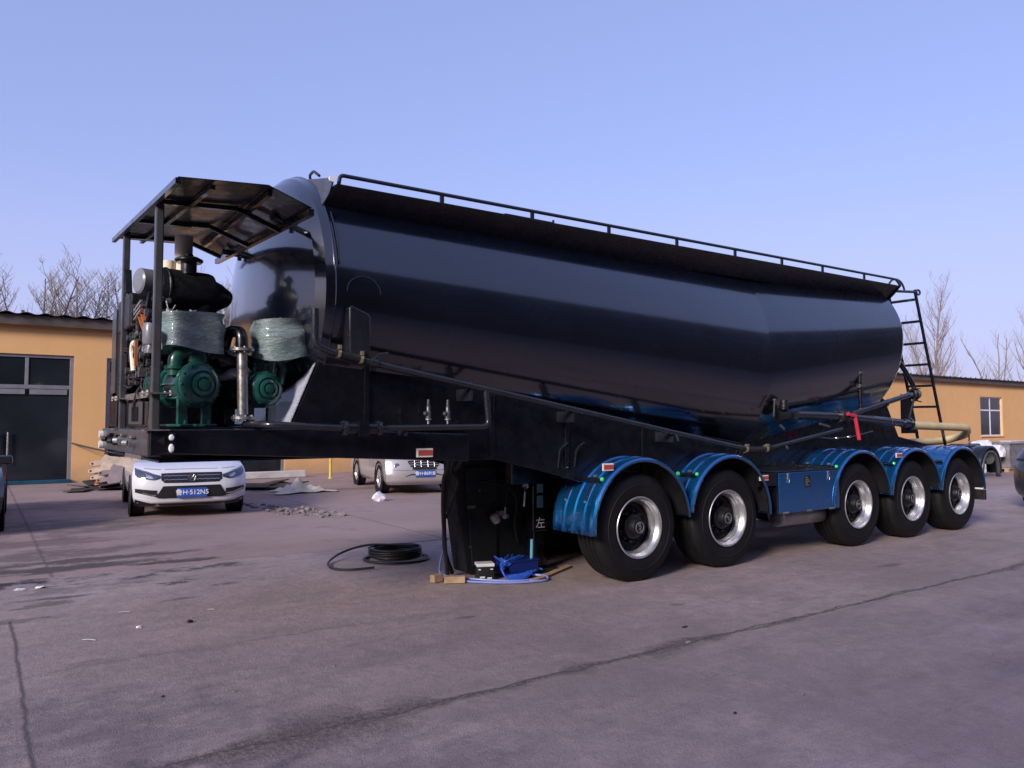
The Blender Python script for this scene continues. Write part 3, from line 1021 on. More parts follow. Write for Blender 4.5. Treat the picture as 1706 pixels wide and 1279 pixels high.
HUBX = [5.33, 6.63, 9.11, 10.41, 11.69]
YF, ZH = 5.50, 0.525
def make_wheel(hx):
    hub = Vector((hx, YF, ZH))
    w = empty('wheel', hub, trl)
    tyre_mesh('tyre', w, hub, 0.0)
    mb = MB()
    # rim: outer flange, stepped well, barrel
    prof = [(0.296, 0.010), (0.303, 0.000), (0.298, -0.006), (0.288, -0.002), (0.284, 0.014), (0.277, 0.030), (0.262, 0.046), (0.256, 0.058), (0.256, 0.074), (0.244, 0.090), (0.240, 0.110), (0.240, 0.150)]
    mb.lathe(prof, hub, (0, 1, 0), 72)
    mb.build('rim', 'rim', w, smooth=40)
    mb = MB()
    prof = [(0.2395, 0.120), (0.236, 0.150), (0.225, 0.163), (0.200, 0.168), (0.180, 0.158), (0.165, 0.150), (0.158, 0.150), (0.150, 0.170)]
    mb.lathe(prof, hub, (0, 1, 0), 64)
    disc = mb.build('wheel_disc', 'mauve_fill', w, smooth=40)
    mb = MB()
    for k in range(8):
        a = 2 * PI * k / 8
        mb.lathe([(0.034, 0.0), (0.034, 0.004), (0.026, 0.006), (0.026, 0.02)], (hx + 0.197 * math.cos(a), YF + 0.160, ZH + 0.197 * math.sin(a)), (0, 1, 0), 14)
    mb.build('hand_hole', 'pipe', disc, smooth=40)
    mb = MB()
    for k in range(10):
        a = 2 * PI * k / 10 + 0.2
        p = Vector((hx + 0.150 * math.cos(a), YF + 0.16, ZH + 0.150 * math.sin(a)))
        mb.tube([p, p + Vector((0, -0.05, 0))], 0.016, 6)
        mb.tube([p + Vector((0, -0.05, 0)), p + Vector((0, -0.065, 0))], 0.010, 8)
    mb.build('wheel_nut', 'pipe', disc, smooth=30)
    mb = MB()
    mb.lathe([(0.128, 0.17), (0.126, 0.09), (0.118, 0.075), (0.10, 0.068), (0.088, 0.064), (0.084, 0.02), (0.078, 0.005), (0.060, 0.0), (0.0, -0.002)], hub, (0, 1, 0), 40)
    hb = mb.build('hub', 'engine', w, smooth=40)
    mb = MB()
    mb.tube([(hx + 0.052 * math.cos(2 * PI * k / 32), YF - 0.002, ZH + 0.052 * math.sin(2 * PI * k / 32)) for k in range(33)], 0.0035, 6, False)
    mb.build('hub_ring', 'alu', hb)
    return w, hb


def hub_text(w, hb, hub, rot):
    text_mesh('hub_lettering', 'BPW', 0.048, 'alu', hb, Matrix.Translation((hub[0], hub[1] - 0.003, hub[2])) @ Matrix.Rotation(R(rot), 4, 'Y') @ Matrix.Rotation(R(90), 4, 'X'), 0.001, 0.0006)


w0, hb0 = make_wheel(HUBX[0])
wheels = [w0]
for i, hx in enumerate(HUBX[1:]):
    c = copy_tree(w0, trl)
    c.location.x += hx - HUBX[0]
    c.rotation_euler = (0, (0.9, 2.1, 3.3, 4.6)[i], 0)
    wheels.append(c)
for i, hx in enumerate(HUBX):
    c = copy_tree(w0, trl)
    c.location.x += hx - HUBX[0]
    c.location.y += 2 * (CY - YF)
    c.rotation_euler = (0, 0.7 * i, PI)
hub_text(w0, hb0, (HUBX[0], YF, ZH), 78)
for c, rot in ((wheels[1], 40), (wheels[2], 10), (wheels[3], 120), (wheels[4], 200)):
    hb = [k for k in kids(c) if k.name.startswith('hub')][0]
    p = wm(c).translation
    hub_text(c, hb, p, rot)
for hx in HUBX:
    mb = MB()
    mb.cyl((hx, 5.70, ZH), (hx, 7.80, ZH), 0.065, 16)
    for y in (6.15, 7.2):
        mb.box(hx - 0.06, hx + 0.06, y, y + 0.16, ZH - 0.08, 0.94)
        mb.prism([(hx - 0.45, 0.70), (hx, 0.60), (hx + 0.45, 0.70), (hx + 0.45, 0.74), (hx, 0.66), (hx - 0.45, 0.74)], y + 0.03, y + 0.13)
    mb.build('axle', 'engine', trl, smooth=35)

# ---- mudguards
def mudguard(hx, a0, a1, side=0, light=True, straps=True):
    rr, zc = 0.655, 0.545
    y0, y1 = 5.43, 6.04
    n = 26
    prof = [(y0, -0.035), (y0 - 0.004, -0.012), (y0 + 0.012, 0.004), (y0 + 0.035, 0.010), (y0 + 0.06, 0.004)]
    for rb in (0.155, 0.30, 0.445):
        prof += [(y0 + rb - 0.022, 0.0), (y0 + rb - 0.010, 0.013), (y0 + rb + 0.010, 0.013), (y0 + rb + 0.022, 0.0)]
    prof += [(y1 - 0.06, 0.004), (y1 - 0.035, 0.010), (y1 - 0.01, 0.004), (y1, -0.03)]
    mb = MB()
    def fn(u, v):
        a = R(a0 + (a1 - a0) * v)
        y, dr = prof[int(round(u * (len(prof) - 1)))]
        if side: y = 2 * CY - y
        return (hx - (rr + dr) * math.cos(a), y, zc + (rr + dr) * math.sin(a))
    mb.grid(fn, len(prof), n)
    g = mb.build('mudguard', 'blue', trl, smooth=30, solid=0.006)
    if side:
        return g
    def P(a, y, dr=0.02):
        a = R(a)
        return Vector((hx - (rr + dr) * math.cos(a), y, zc + (rr + dr) * math.sin(a)))
    # black underside lining strip along the rear edge
    mb = MB()
    mb.tube([P(q, y0 + 0.002, -0.035) for q in range(110, int(a1), 5)], 0.008, 6)
    mb.build('edge_trim', 'pipe', g)
    mb = MB()
    mb.grid(lambda u, v: tuple(P(a0 + 4 + (a1 - a0 - 6) * u, y0 + 0.03 + (y1 - y0 - 0.06) * v, -0.024)), 24, 2)
    mb.build('inner_lining', 'trim', g, smooth=40)
    # mounting arm with clamp straps
    aa = 42
    mb = MB()
    p = P(aa, 0, 0.03)
    mb.cyl((p.x, y0 + 0.06, p.z), (p.x, 6.3, p.z), 0.020, 12)
    mb.build('mounting_arm', 'black', g)
    if straps:
        for y in (y0 + 0.15, y0 + 0.44):
            mb = MB()
            for dy in (-0.012, 0.012):
                mb.tube([P(aa + 2, y + dy, 0.035), P(aa - 8, y + dy, 0.022), P(aa - 19, y + dy, 0.020)], 0.0045, 6)
            mb.build('strap', 'pipe', g)
            mb = MB()
            q = P(aa - 20, y, 0.02)
            mb.cyl(q, q + Vector((-0.008, -0.004, 0.008)), 0.012, 8)
            q = P(aa + 3, y, 0.045)
            mb.box(q.x - 0.012, q.x + 0.012, y - 0.018, y + 0.018, q.z - 0.008, q.z + 0.012)
            mb.build('strap_buckle', 'steel', g)
    if light:
        mb = MB()
        q = P(aa + 1, y0 + 0.045, 0.035)
        mb.lathe([(0.022, 0.02), (0.022, 0.0), (0.015, -0.012), (0.0, -0.016)], q, (0.75, 0.6, -0.3), 14)
        mb.build('side_lamp', 'lamp_green', g)
    return g


g1 = mudguard(HUBX[0], -4, 176)
g2 = mudguard(HUBX[1], 8, 181)
g3 = mudguard(HUBX[2], 0, 174)
g4 = mudguard(HUBX[3], 6, 174, straps=False)
g5 = mudguard(HUBX[4], 6, 178, straps=False, light=False)
for hx in HUBX:
    mudguard(hx, 0, 176, 1)
reflector(4.80, 4.935, 1.095, 1.165, 5.445, g1)
reflector(9.90, 10.05, 1.09, 1.15, 5.45, g4)
mb = MB()
q = (5.87, 5.50, 1.03)
mb.lathe([(0.02, 0.02), (0.02, 0.0), (0.0, -0.014)], q, (0.75, 0.6, -0.3), 14)
mb.build('side_lamp', 'lamp_green', g2)

# ---- blue tool box with latches, hinges and label
mb = MB()
mb.box(7.43, 8.62, 5.46, 5.98, 0.515, 0.985)
tb = mb.build('tool_box', 'black', trl, smooth=0, bevel=0.01)
mb = MB()
mb.box(7.44, 8.61, 5.446, 5.459, 0.522, 0.978)
bd = mb.build('box_door', 'blue', tb, smooth=0, bevel=0.004)
mb = MB()
mb.box(7.40, 8.64, 5.44, 6.0, 0.987, 1.0)
mb.build('box_lid', 'pipe', tb, smooth=0, bevel=0.004)
for x in (7.60, 8.38):
    mb = MB()
    mb.box(x - 0.018, x + 0.018, 5.434, 5.445, 0.90, 0.97)
    mb.bar((x + 0.01, 5.432, 0.90), (x + 0.004, 5.432, 0.86), 0.008, 0.01)
    mb.build('latch', 'steel', bd, smooth=0, bevel=0.004)
for x in (7.54, 7.98, 8.44):
    mb = MB()
    mb.box(x - 0.05, x + 0.05, 5.436, 5.445, 0.515, 0.538)
    mb.cyl((x - 0.05, 5.438, 0.528), (x + 0.05, 5.438, 0.528), 0.009, 8)
    mb.build('hinge', 'steel', bd, smooth=0)
mb = MB()
mb.box(7.92, 8.02, 5.440, 5.445, 0.80, 0.93)
lbl = mb.build('warning_label', 'trim', bd, smooth=0)
mb = MB()
for k, zz in enumerate((0.91, 0.885, 0.865, 0.845, 0.822)):
    mb.box(7.93, 7.97 + 0.02 * (k % 3), 5.437, 5.4395, zz - 0.005, zz + 0.006)
mb.build('label_print', 'brass', lbl, smooth=0)
reflector(7.11, 7.26, 0.905, 0.965, 5.46, trl)
mb = MB()
mb.box(7.08, 7.43, 5.462, 5.5, 0.84, 0.985)
mb.build('reflector_plate', 'black', trl, smooth=0)
mb = MB()
mb.tube([(7.0, 5.62, 0.44), (7.03, 5.62, 0.44), (7.95, 5.62, 0.44), (8.02, 5.62, 0.44)], [0.06, 0.12, 0.12, 0.05], 24)
mb.v = [(a + 0.75, b + 0.12, c) for a, b, c in mb.v]
mb.build('air_tank', 'silver_tank', trl)
# rear lamp bar and mudflap
mb = MB()
mb.box(12.34, 12.42, 5.47, 6.0, 0.555, 0.60)
mb.build('rear_lamp_bar', 'white', trl, smooth=0, bevel=0.005)
mb = MB()
mb.box(12.36, 12.42, 5.46, 6.02, 0.40, 0.548)
mb.build('mudflap', 'rubber', trl, smooth=0, bevel=0.006)

# ---- air pipework along the near flank
def pipe(name, pts, r, mat='pipe', parent=None, fr=0.08, n=12):
    mb = MB()
    mb.tube(fillet(pts, fr), r, n)
    return mb.build(name, mat, parent or trl)


def flange(p, axis, r, parent, mat='pipe', t=0.012, bolts=6):
    p, a = Vector(p), Vector(axis).normalized()
    mb = MB()
    mb.cyl(p - a * t, p + a * t, r, 24)
    u, w = perp(a)
    for k in range(bolts):
        q = p + (u * math.cos(2 * PI * k / bolts) + w * math.sin(2 * PI * k / bolts)) * r * 0.78
        mb.cyl(q - a * (t + 0.012), q + a * (t + 0.012), 0.009, 6)
    return mb.build('flange', mat, parent)


main = pipe('air_pipe', [(2.03, 5.49, 2.39), (2.035, 5.49, 2.12), (2.16, 5.49, 2.075), (2.20, 5.49, 2.067)], 0.028, fr=0.05)
main2 = pipe('air_pipe', [(2.40, 5.49, 2.03), (2.62, 5.49, 1.985), (6.86, 5.49, 1.27)], 0.027)
pipe('air_pipe', [(7.32, 5.49, 1.262), (8.80, 5.52, 1.47)], 0.024)
s = pipe('rubber_sleeve', [(2.19, 5.49, 2.07), (2.42, 5.49, 2.025)], 0.034, 'rubber', main)
for x, z in ((2.215, 2.066), (2.395, 2.03)):
    mb = MB()
    d = Vector((0.23, 0, -0.045)).normalized()
    mb.cyl(Vector((x, 5.49, z)) - d * 0.011, Vector((x, 5.49, z)) + d * 0.011, 0.039, 18)
    mb.box(x - 0.012, x + 0.012, 5.45, 5.475, z + 0.03, z + 0.062)
    mb.build('hose_clamp', 'brass', s)
mb = MB()
mb.tube(fillet([(2.50, 5.47, 2.03), (2.52, 5.45, 2.07), (2.60, 5.43, 2.085)], 0.03), 0.008, 6)
mb.cyl((2.47, 5.49, 2.015), (2.53, 5.49, 2.005), 0.038, 16)
mb.build('valve_handle', 'pipe', main2)
s = pipe('rubber_sleeve', [(6.83, 5.49, 1.275), (6.98, 5.49, 1.25), (7.2, 5.49, 1.245), (7.36, 5.49, 1.268)], 0.036, 'rubber', main2, 0.15)
for x, z in ((6.92, 1.258), (7.27, 1.255)):
    mb = MB()
    mb.cyl((x - 0.014, 5.49, z + 0.002), (x + 0.014, 5.49, z - 0.001), 0.042, 18)
    mb.box(x - 0.02, x + 0.02, 5.45, 5.475, z + 0.03, z + 0.055)
    mb.build('hose_clamp', 'brass', s)
low = pipe('lower_air_pipe', [(1.62, 5.80, 1.535), (1.70, 5.50, 1.53), (2.25, 5.49, 1.505)], 0.026, fr=0.1)
flange((2.27, 5.49, 1.505), (1, 0, 0), 0.058, low)
flange((2.55, 5.49, 1.502), (1, 0, 0), 0.058, low)
mb = MB()
mb.cyl((2.29, 5.49, 1.505), (2.53, 5.49, 1.502), 0.045, 16)
mb.box(2.37, 2.45, 5.44, 5.54, 1.44, 1.56)
mb.build('check_valve', 'black', low)
low2 = pipe('lower_air_pipe', [(2.56, 5.49, 1.502), (3.57, 5.49, 1.512), (3.535, 5.49, 1.83)], 0.025, fr=0.07)
mb = MB()
mb.box(2.78, 2.80, 5.485, 5.62, 1.44, 1.525)
mb.build('pipe_bracket', 'pipe', low2, smooth=0)
for x in (2.985, 3.165):
    mb = MB()
    mb.lathe([(0.010, 0.0), (0.010, 0.03), (0.026, 0.032), (0.026, 0.042), (0.02, 0.045)], (x, 5.49, 1.535), (0, 0, 1), 14, True)
    v1 = mb.build('relief_valve', 'steel', low2)
    mb = MB()
    mb.lathe([(0.022, 0.0), (0.024, 0.05), (0.017, 0.06), (0.017, 0.10), (0.012, 0.105), (0.012, 0.15), (0.007, 0.155)], (x, 5.49, 1.58), (0, 0, 1), 14, True, True)
    mb.cyl((x, 5.49, 1.625), (x - 0.045, 5.47, 1.62), 0.014, 10)
    mb.build('valve_body', 'engine_light', v1)
for (x, z) in ((5.8, 1.42), (4.5, 1.62), (3.4, 1.80)):
    mb = MB()
    mb.box(x - 0.01, x + 0.01, 5.49, 5.75, z - 0.07, z + 0.03)
    mb.build('pipe_bracket', 'pipe', main2, smooth=0)
pipe('drain_stub', [(5.82, 5.49, 1.46), (5.84, 5.46, 1.36)], 0.012)

# ---- discharge pipework at the rear
dis = pipe('discharge_pipe', [(8.02, 5.62, 1.64), (8.86, 5.60, 1.63)], 0.055)
dis2 = pipe('discharge_pipe', [(9.02, 5.60, 1.625), (10.36, 5.60, 1.545)], 0.052)
flange((8.86, 5.60, 1.63), (1, 0, 0), 0.085, dis)
flange((9.0, 5.60, 1.625), (1, 0, 0), 0.085, dis)
mb = MB()
mb.lathe([(0.075, -0.05), (0.082, 0.0), (0.075, 0.05)], (8.93, 5.60, 1.627), (1, 0, 0), 24)
mb.build('butterfly_valve', 'engine', dis)
mb = MB()
mb.bar((8.92, 5.52, 1.655), (9.06, 5.50, 1.635), 0.05, 0.04)
mb.bar((9.06, 5.50, 1.66), (9.12, 5.48, 1.33), 0.03, 0.042)
mb.build('valve_lever', 'red', dis, smooth=0, bevel=0.008)
mb = MB()
mb.lathe([(0.058, -0.006), (0.058, 0.006)], (10.02, 5.60, 1.565), (1, 0, -0.06), 24)
mb.build('hose_band', 'alu', dis2)
mb = MB()
mb.cyl((10.36, 5.60, 1.545), (10.56, 5.60, 1.53), 0.062, 20)
mb.cyl((10.53, 5.60, 1.53), (10.56, 5.60, 1.53), 0.078, 20)
mb.build('hose_coupling', 'black', dis2)
hz = MB()
hz.tube(fillet([(10.56, 5.60, 1.515), (12.18, 5.60, 1.475), (12.34, 5.68, 1.37), (12.26, 5.98, 1.27), (11.3, 6.1, 1.25), (10.9, 6.15, 1.26)], 0.14, 8), 0.056, 20)
hz.build('discharge_hose', 'cream', dis2)
mb = MB()
mb.cyl((10.6, 5.60, 1.57), (10.59, 5.60, 1.61), 0.012, 8)
mb.build('cam_lever', 'brass', dis2)
mb = MB()
mb.cyl((12.29, 5.62, 1.20), (12.27, 5.62, 1.49), 0.012, 8)
mb.box(12.2, 12.32, 5.55, 5.9, 1.19, 1.21)
mb.build('hose_rest', 'pipe', trl, smooth=0)
pipe('branch_pipe', [(9.12, 5.58, 1.66), (10.55, 5.60, 1.93), (10.66, 5.62, 1.945)], 0.036)
mb = MB()
mb.cyl((9.92, 5.59, 1.795), (9.96, 5.59, 1.803), 0.043, 14)
mb.build('pipe_joint', 'black', trl)
mb = MB()
mb.lathe([(0.05, -0.07), (0.075, -0.05), (0.075, -0.03), (0.045, -0.02), (0.055, 0.03), (0.075, 0.04), (0.075, 0.06)], (10.77, 5.64, 1.95), (1, 0, 0), 20)
mb.cyl((10.77, 5.64, 1.95), (10.77, 5.64, 2.05), 0.03, 10)
mb.bar((10.66, 5.60, 2.02), (10.86, 5.60, 2.03), 0.02, 0.012)
mb.bar((10.68, 5.58, 1.86), (10.84, 5.58, 1.84), 0.02, 0.012)
mb.build('rear_valve', 'engine', trl)
pipe('riser_pipe', [(10.45, 5.75, 2.47), (10.60, 5.70, 2.33), (10.82, 5.66, 2.05), (10.84, 5.66, 1.85)], 0.034, 'black', fr=0.1)
pipe('rear_stay', [(10.72, 5.62, 1.88), (10.58, 5.62, 1.60)], 0.016, 'pipe')
mb = MB()
mb.prism([(10.58, 1.95), (10.78, 1.90), (11.02, 1.40), (10.58, 1.40)], 5.72, 5.735)
mb.build('rear_gusset', 'black', trl, smooth=0)
# upright valve tree on the rear cone
vt = MB()
vt.tube(fillet([(9.30, 5.66, 2.34), (9.345, 5.63, 2.29), (9.36, 5.60, 2.22), (9.37, 5.60, 1.68)], 0.05), 0.026, 12)
vt = vt.build('valve_tree', 'black', trl)
for z in (2.19, 2.02):
    mb = MB()
    mb.cyl((9.36, 5.60, z - 0.02), (9.36, 5.60, z + 0.02), 0.045, 14)
    mb.box(9.31, 9.42, 5.55, 5.58, z - 0.012, z + 0.012)
    mb.build('pipe_union', 'engine_light', vt)
mb = MB()
mb.tube(fillet([(9.39, 5.57, 1.93), (9.55, 5.57, 1.94), (9.56, 5.57, 1.80)], 0.03), 0.010, 8)
mb.build('pressure_line', 'pipe', vt)
# manhole and fittings near the low point of the tank
mf = MB()
mf.cyl((7.66, 5.62, 1.62), (7.80, 5.58, 1.645), 0.075, 20)
mf.cyl((7.70, 5.55, 1.70), (7.70, 5.55, 1.80), 0.045, 14)
mf.cyl((7.70, 5.55, 1.80), (7.70, 5.55, 1.81), 0.05, 14)
mf = mf.build('aeration_valve', 'engine', trl)
mb = MB()
mb.tube([(7.52, 5.56, 1.62), (7.50, 5.53, 1.80)], 0.010, 8)
mb.lathe([(0.022, 0.0), (0.024, 0.01), (0.012, 0.022), (0, 0.024)], (7.50, 5.53, 1.80), (0, 0, 1), 12)
mb.build('valve_stem', 'engine_light', mf)
for i, p in enumerate((((7.55, 5.5, 1.52), (7.6, 5.48, 1.47)), ((7.62, 5.5, 1.30), (7.66, 5.48, 1.25)), ((8.32, 5.5, 1.535), (8.5, 5.49, 1.50)))):
    mb = MB()
    mb.bar(p[0], p[1], 0.02, 0.025)
    mb.build('clip', 'engine_light', mf, smooth=0)
mb = MB()
mb.tube(fillet([(8.2, 5.52, 1.38), (8.55, 5.50, 1.355), (8.68, 5.50, 1.36), (9.0, 5.50, 1.375), (9.5, 5.52, 1.44)], 0.1), 0.008, 6)
pl = mb.build('pressure_line', 'pipe', trl)
for x, z in ((8.66, 1.36), (8.92, 1.375)):
    mb = MB()
    mb.cyl((x - 0.02, 5.50, z), (x + 0.02, 5.50, z), 0.018, 10)
    mb.build('line_fitting', 'chrome', pl)
mb = MB()
for x in (7.05, 7.12):
    mb.tube(fillet([(x, 5.75, 1.10), (x, 5.72, 1.22), (x + 0.03, 5.72, 1.24), (x + 0.06, 5.72, 1.22), (x + 0.06, 5.75, 1.10)], 0.03), 0.005, 6)
mb.build('wire_loop', 'pipe', trl)

# ---- rear ladder
lad = MB()
B = Vector((12.20, 5.9, 1.02)); T = Vector((11.36, 5.9, 3.52))
lad.bar(B, T, 0.022, 0.05, (1, 0, 0.3))
lad = lad.build('ladder', 'black', trl, smooth=0)
mb = MB()
ctrl = [(12.20, 6.30, 1.02), (11.36 + 0.10, 6.30, 3.2), (11.36, 6.30, 3.52)]
mb.bar(ctrl[0], ctrl[2], 0.022, 0.05, (1, 0, 0.3))
mb.build('ladder_stile', 'black', lad, smooth=0)
for k in range(8):
    q = 0.055 + k * 0.127
    p = B.lerp(T, q)
    mb = MB()
    mb.bar(p + Vector((0, 0.011, 0)), p + Vector((0, 0.389, 0)), 0.05, 0.035, (0, 0, 1))
    mb.build('rung', 'black', lad, smooth=0, bevel=0.004)
mb = MB()
mb.tube(fillet([(10.48, 5.9, 3.44), (10.75, 5.9, 3.44), (11.40, 5.9, 3.49)], 0.05), 0.02, 10)
mb.tube(fillet([(10.48, 6.3, 3.44), (11.38, 6.3, 3.49)], 0.05), 0.02, 10)
mb.tube([(11.46 + 0.05 * math.cos(2 * PI * k / 16), 5.9, 3.49 + 0.035 * math.sin(2 * PI * k / 16)) for k in range(17)], 0.015, 8, False)
mb.tube([(10.95 + 0.22 * math.cos(PI * k / 12), 5.95, 3.47 + 0.17 * math.sin(PI * k / 12)) for k in range(13)], 0.015, 8)
mb.build('ladder_hoop', 'pipe', lad)
mb = MB()
mb.tube([(11.05, 6.1, 3.46), (10.62, 6.1, 3.32)], 0.02, 8)
mb.tube([(12.1, 6.1, 1.28), (11.6, 6.2, 1.10)], 0.02, 8)
mb.build('ladder_stay', 'black', lad)

# ---- canopy over the power pack
RZ = lambda y: 3.005 + (y - 4.85) * 0.062
cp = [(0.935, 4.83), (1.47, 4.83), (1.745, 4.85), (1.81, 7.5), (1.65, 7.5), (0.935, 7.5)]
mb = MB()
def rz(x, y):
    return RZ(y) + max(0.0, x - 1.0) * 0.07 if x < 1.48 else RZ(y) + 0.03 - (x - 1.47) * 0.42
A = [(0.935, 4.83, RZ(4.83)), (1.47, 4.83, RZ(4.83) + 0.045), (1.65, 7.5, RZ(7.5) + 0.03), (0.935, 7.5, RZ(7.5))]
Bq = [(1.47, 4.83, RZ(4.83) + 0.045), (1.76, 4.85, 2.955), (1.82, 7.5, 3.105), (1.65, 7.5, RZ(7.5) + 0.03)]
mb.add(A + Bq[1:3], [(0, 1, 2, 3), (1, 4, 5, 2)])
cn = mb.build('canopy', 'canopy_black', trl, smooth=0, solid=0.006)
mb = MB()
dz = -0.022
def lift(p, d=dz):
    return (p[0], p[1], p[2] + d)
mb.bar(lift(A[0]), lift(A[3]), 0.03, 0.035)
mb.bar(lift(Bq[1], -0.03), (Bq[2][0], Bq[2][1] + 0.05, Bq[2][2] - 0.03), 0.035, 0.045)
mb.bar(lift((1.15, 4.9, RZ(4.9) + 0.012)), lift((1.15, 7.45, RZ(7.45) + 0.01)), 0.03, 0.03)
mb.bar(lift((1.5, 4.9, RZ(4.9) + 0.03)), lift((1.66, 7.45, RZ(7.45) + 0.02)), 0.03, 0.03)
for y in (5.52, 6.35, 7.2):
    mb.bar(lift((0.95, y, RZ(y) - 0.002)), lift((1.47, y, RZ(y) + 0.03)), 0.032, 0.032)
    mb.bar(lift((1.47, y, RZ(y) + 0.03)), lift((1.77, y, RZ(y) - 0.09 + (y - 4.85) * 0.005)), 0.032, 0.032)
mb.build('canopy_frame', 'black', cn, smooth=0)
for y, zt in ((5.60, 3.03), (7.02, 3.13)):
    mb = MB()
    mb.box(0.945, 0.998, y - 0.026, y + 0.026, 1.49, zt)
    ps = mb.build('canopy_post', 'post', cn, smooth=0, bevel=0.008)
    mb = MB()
    mb.box(0.90, 1.06, y - 0.10, y + 0.10, 1.735, 1.745)
    mb.box(0.90, 1.06, y - 0.05, y + 0.05, 1.49, 1.50)
    for dx, dy in ((0.91, -0.09), (1.05, 0.09), (0.91, 0.09), (1.05, -0.09)):
        mb.cyl((dx, y + dy, 1.725), (dx, y + dy, 1.76), 0.011, 6)
    mb.build('post_collar', 'steel', ps, smooth=0)
for (a, b) in (((1.66, 5.35, 2.99), (2.13, 5.85, 3.02)), ((1.72, 6.95, 3.05), (2.05, 6.95, 3.02))):
    mb = MB()
    mb.tube([a, b], 0.024, 10)
    m_ = Vector(a).lerp(Vector(b), 0.45)
    mb.cyl(m_ + Vector((0, 0, -0.05)), m_ + Vector((0, 0, 0.06)), 0.018, 8)
    mb.box(m_.x - 0.05, m_.x + 0.05, m_.y - 0.03, m_.y + 0.03, m_.z + 0.02, m_.z + 0.035)
    mb.build('canopy_stay', 'pipe', cn)

# ---- engine of the power pack
eng = MB()
eng.box(1.02, 1.50, 6.45, 7.15, 1.62, 2.18)
eng.box(1.06, 1.46, 6.50, 7.05, 2.18, 2.40)
eng = eng.build('engine', 'engine', trl, smooth=0, bevel=0.03)
rr = random.Random(11)
mb = MB()
for i in range(190):
    y, z = 6.1 + rr.random() * 0.9, 1.85 + rr.random() * 0.62
    x = 1.0 + rr.random() * 0.1
    w = 0.008 + rr.random() * 0.028
    if rr.random() < 0.5:
        mb.box(x - w, x + w, y - w, y + w, z - w * 0.8, z + w * 0.8)
    else:
        mb.cyl((x - 0.05, y, z), (x + 0.01, y, z), w * 0.8, 8)
mb.build('engine_fittings', 'engine_light', eng, smooth=30)['kind'] = 'stuff'
mb = MB()
for i in range(26):
    y, z = 6.1 + rr.random() * 0.8, 1.8 + rr.random() * 0.6
    pts = [(1.0 + rr.random() * 0.06, y, z)]
    for q in range(3):
        y += (rr.random() - 0.5) * 0.3; z += (rr.random() - 0.5) * 0.3
        pts.append((0.97 + rr.random() * 0.08, y, z))
    mb.tube(fillet(pts, 0.06, 3), 0.008 + rr.random() * 0.007, 6)
mb.build('engine_wiring', 'engine', eng)
# valve covers standing in a row
mb = MB()
for k in range(5):
    mb.lathe([(0.035, 0), (0.035, 0.06), (0.015, 0.09)], (1.02, 6.10 + 0.09 * k, 2.05), (0, 0, 1), 10, True, True)
mb.build('injector_row', 'engine_light', eng)
mb = MB()
mb.bar((0.99, 6.48, 2.42), (1.0, 6.18, 2.22), 0.012, 0.05, (1, 0, 0))
mb.bar((0.985, 6.40, 2.44), (1.0, 6.08, 2.20), 0.012, 0.03, (1, 0, 0))
mb.build('orange_tape', 'orange', eng, smooth=0)
mb = MB()
mb.tube(fillet([(0.99, 6.62, 1.95), (0.98, 6.66, 2.12), (0.98, 6.60, 2.17), (0.98, 6.50, 2.15)], 0.06), 0.022, 10)
mb.build('coolant_hose', 'creamwrap', eng)
mb = MB()
mb.box(0.97, 0.99, 6.46, 6.49, 1.98, 2.18)
mb.build('orange_tag', 'orange', eng, smooth=0)
mb = MB()
mb.lathe([(0.05, 0.0), (0.055, 0.02), (0.055, 0.12), (0.045, 0.15)], (0.99, 5.93, 2.10), (0, 0, 1), 16, True, True)
mb.build('filter_bottle', 'filter_grey', eng)
for k in range(3):
    mb = MB()
    mb.bar((0.97, 6.52, 2.41 - 0.035 * k), (0.97, 6.22, 2.45 - 0.035 * k), 0.015, 0.014)
    mb.build('cooler_fin', 'steel', eng, smooth=0)
# flat support strut and control cabinet at deck level
mb = MB()
mb.bar((1.0, 5.78, 2.20), (1.0, 5.92, 1.50), 0.02, 0.10, (0, 1, 0))
mb.build('support_strut', 'post', eng, smooth=0, bevel=0.006)
mb = MB()
mb.box(1.0, 1.30, 6.05, 6.95, 1.515, 1.70)
mb.box(1.0, 1.45, 6.0, 7.75, 1.735, 1.765)
mb.box(1.02, 1.45, 6.0, 7.7, 1.765, 1.95)
cab = mb.build('control_cabinet', 'black', eng, smooth=0, bevel=0.01)
mb = MB()
mb.box(0.985, 0.999, 6.20, 6.80, 1.53, 1.70)
mb.build('cabinet_panel', 'post', cab, smooth=0, bevel=0.006)
mb = MB()
mb.box(0.980, 0.984, 6.34, 6.62, 1.555, 1.665)
mb.build('cabinet_window', 'glass', cab, smooth=0)
mb = MB()
mb.box(0.985, 1.0, 6.0, 7.75, 1.725, 1.773)
mb.build('cabinet_rail', 'steel', cab, smooth=0)
# radiator at the far side
mb = MB()
mb.box(0.97, 1.50, 7.30, 7.62, 1.75, 2.55)
mb.box(0.96, 1.50, 6.70, 7.30, 2.30, 2.58)
rad = mb.build('radiator', 'engine', eng, smooth=0, bevel=0.02)
mb = MB()
mb.box(0.955, 0.97, 7.36, 7.60, 1.80, 2.52)
mb.build('radiator_core', 'post', rad, smooth=0)
mb = MB()
mb.bar((0.985, 6.95, 2.60), (0.985, 7.02, 2.80), 0.05, 0.06)
mb.cyl((0.985, 6.90, 2.50), (0.985, 6.96, 2.62), 0.022, 10)
mb.build('muffler_stub', 'engine', eng, smooth=0)
mb = MB()
mb.box(0.97, 1.02, 7.35, 7.80, 1.515, 2.0)
mb.box(0.98, 1.10, 7.05, 7.40, 1.95, 2.05)
mb.build('side_box', 'black', eng, smooth=0, bevel=0.008)
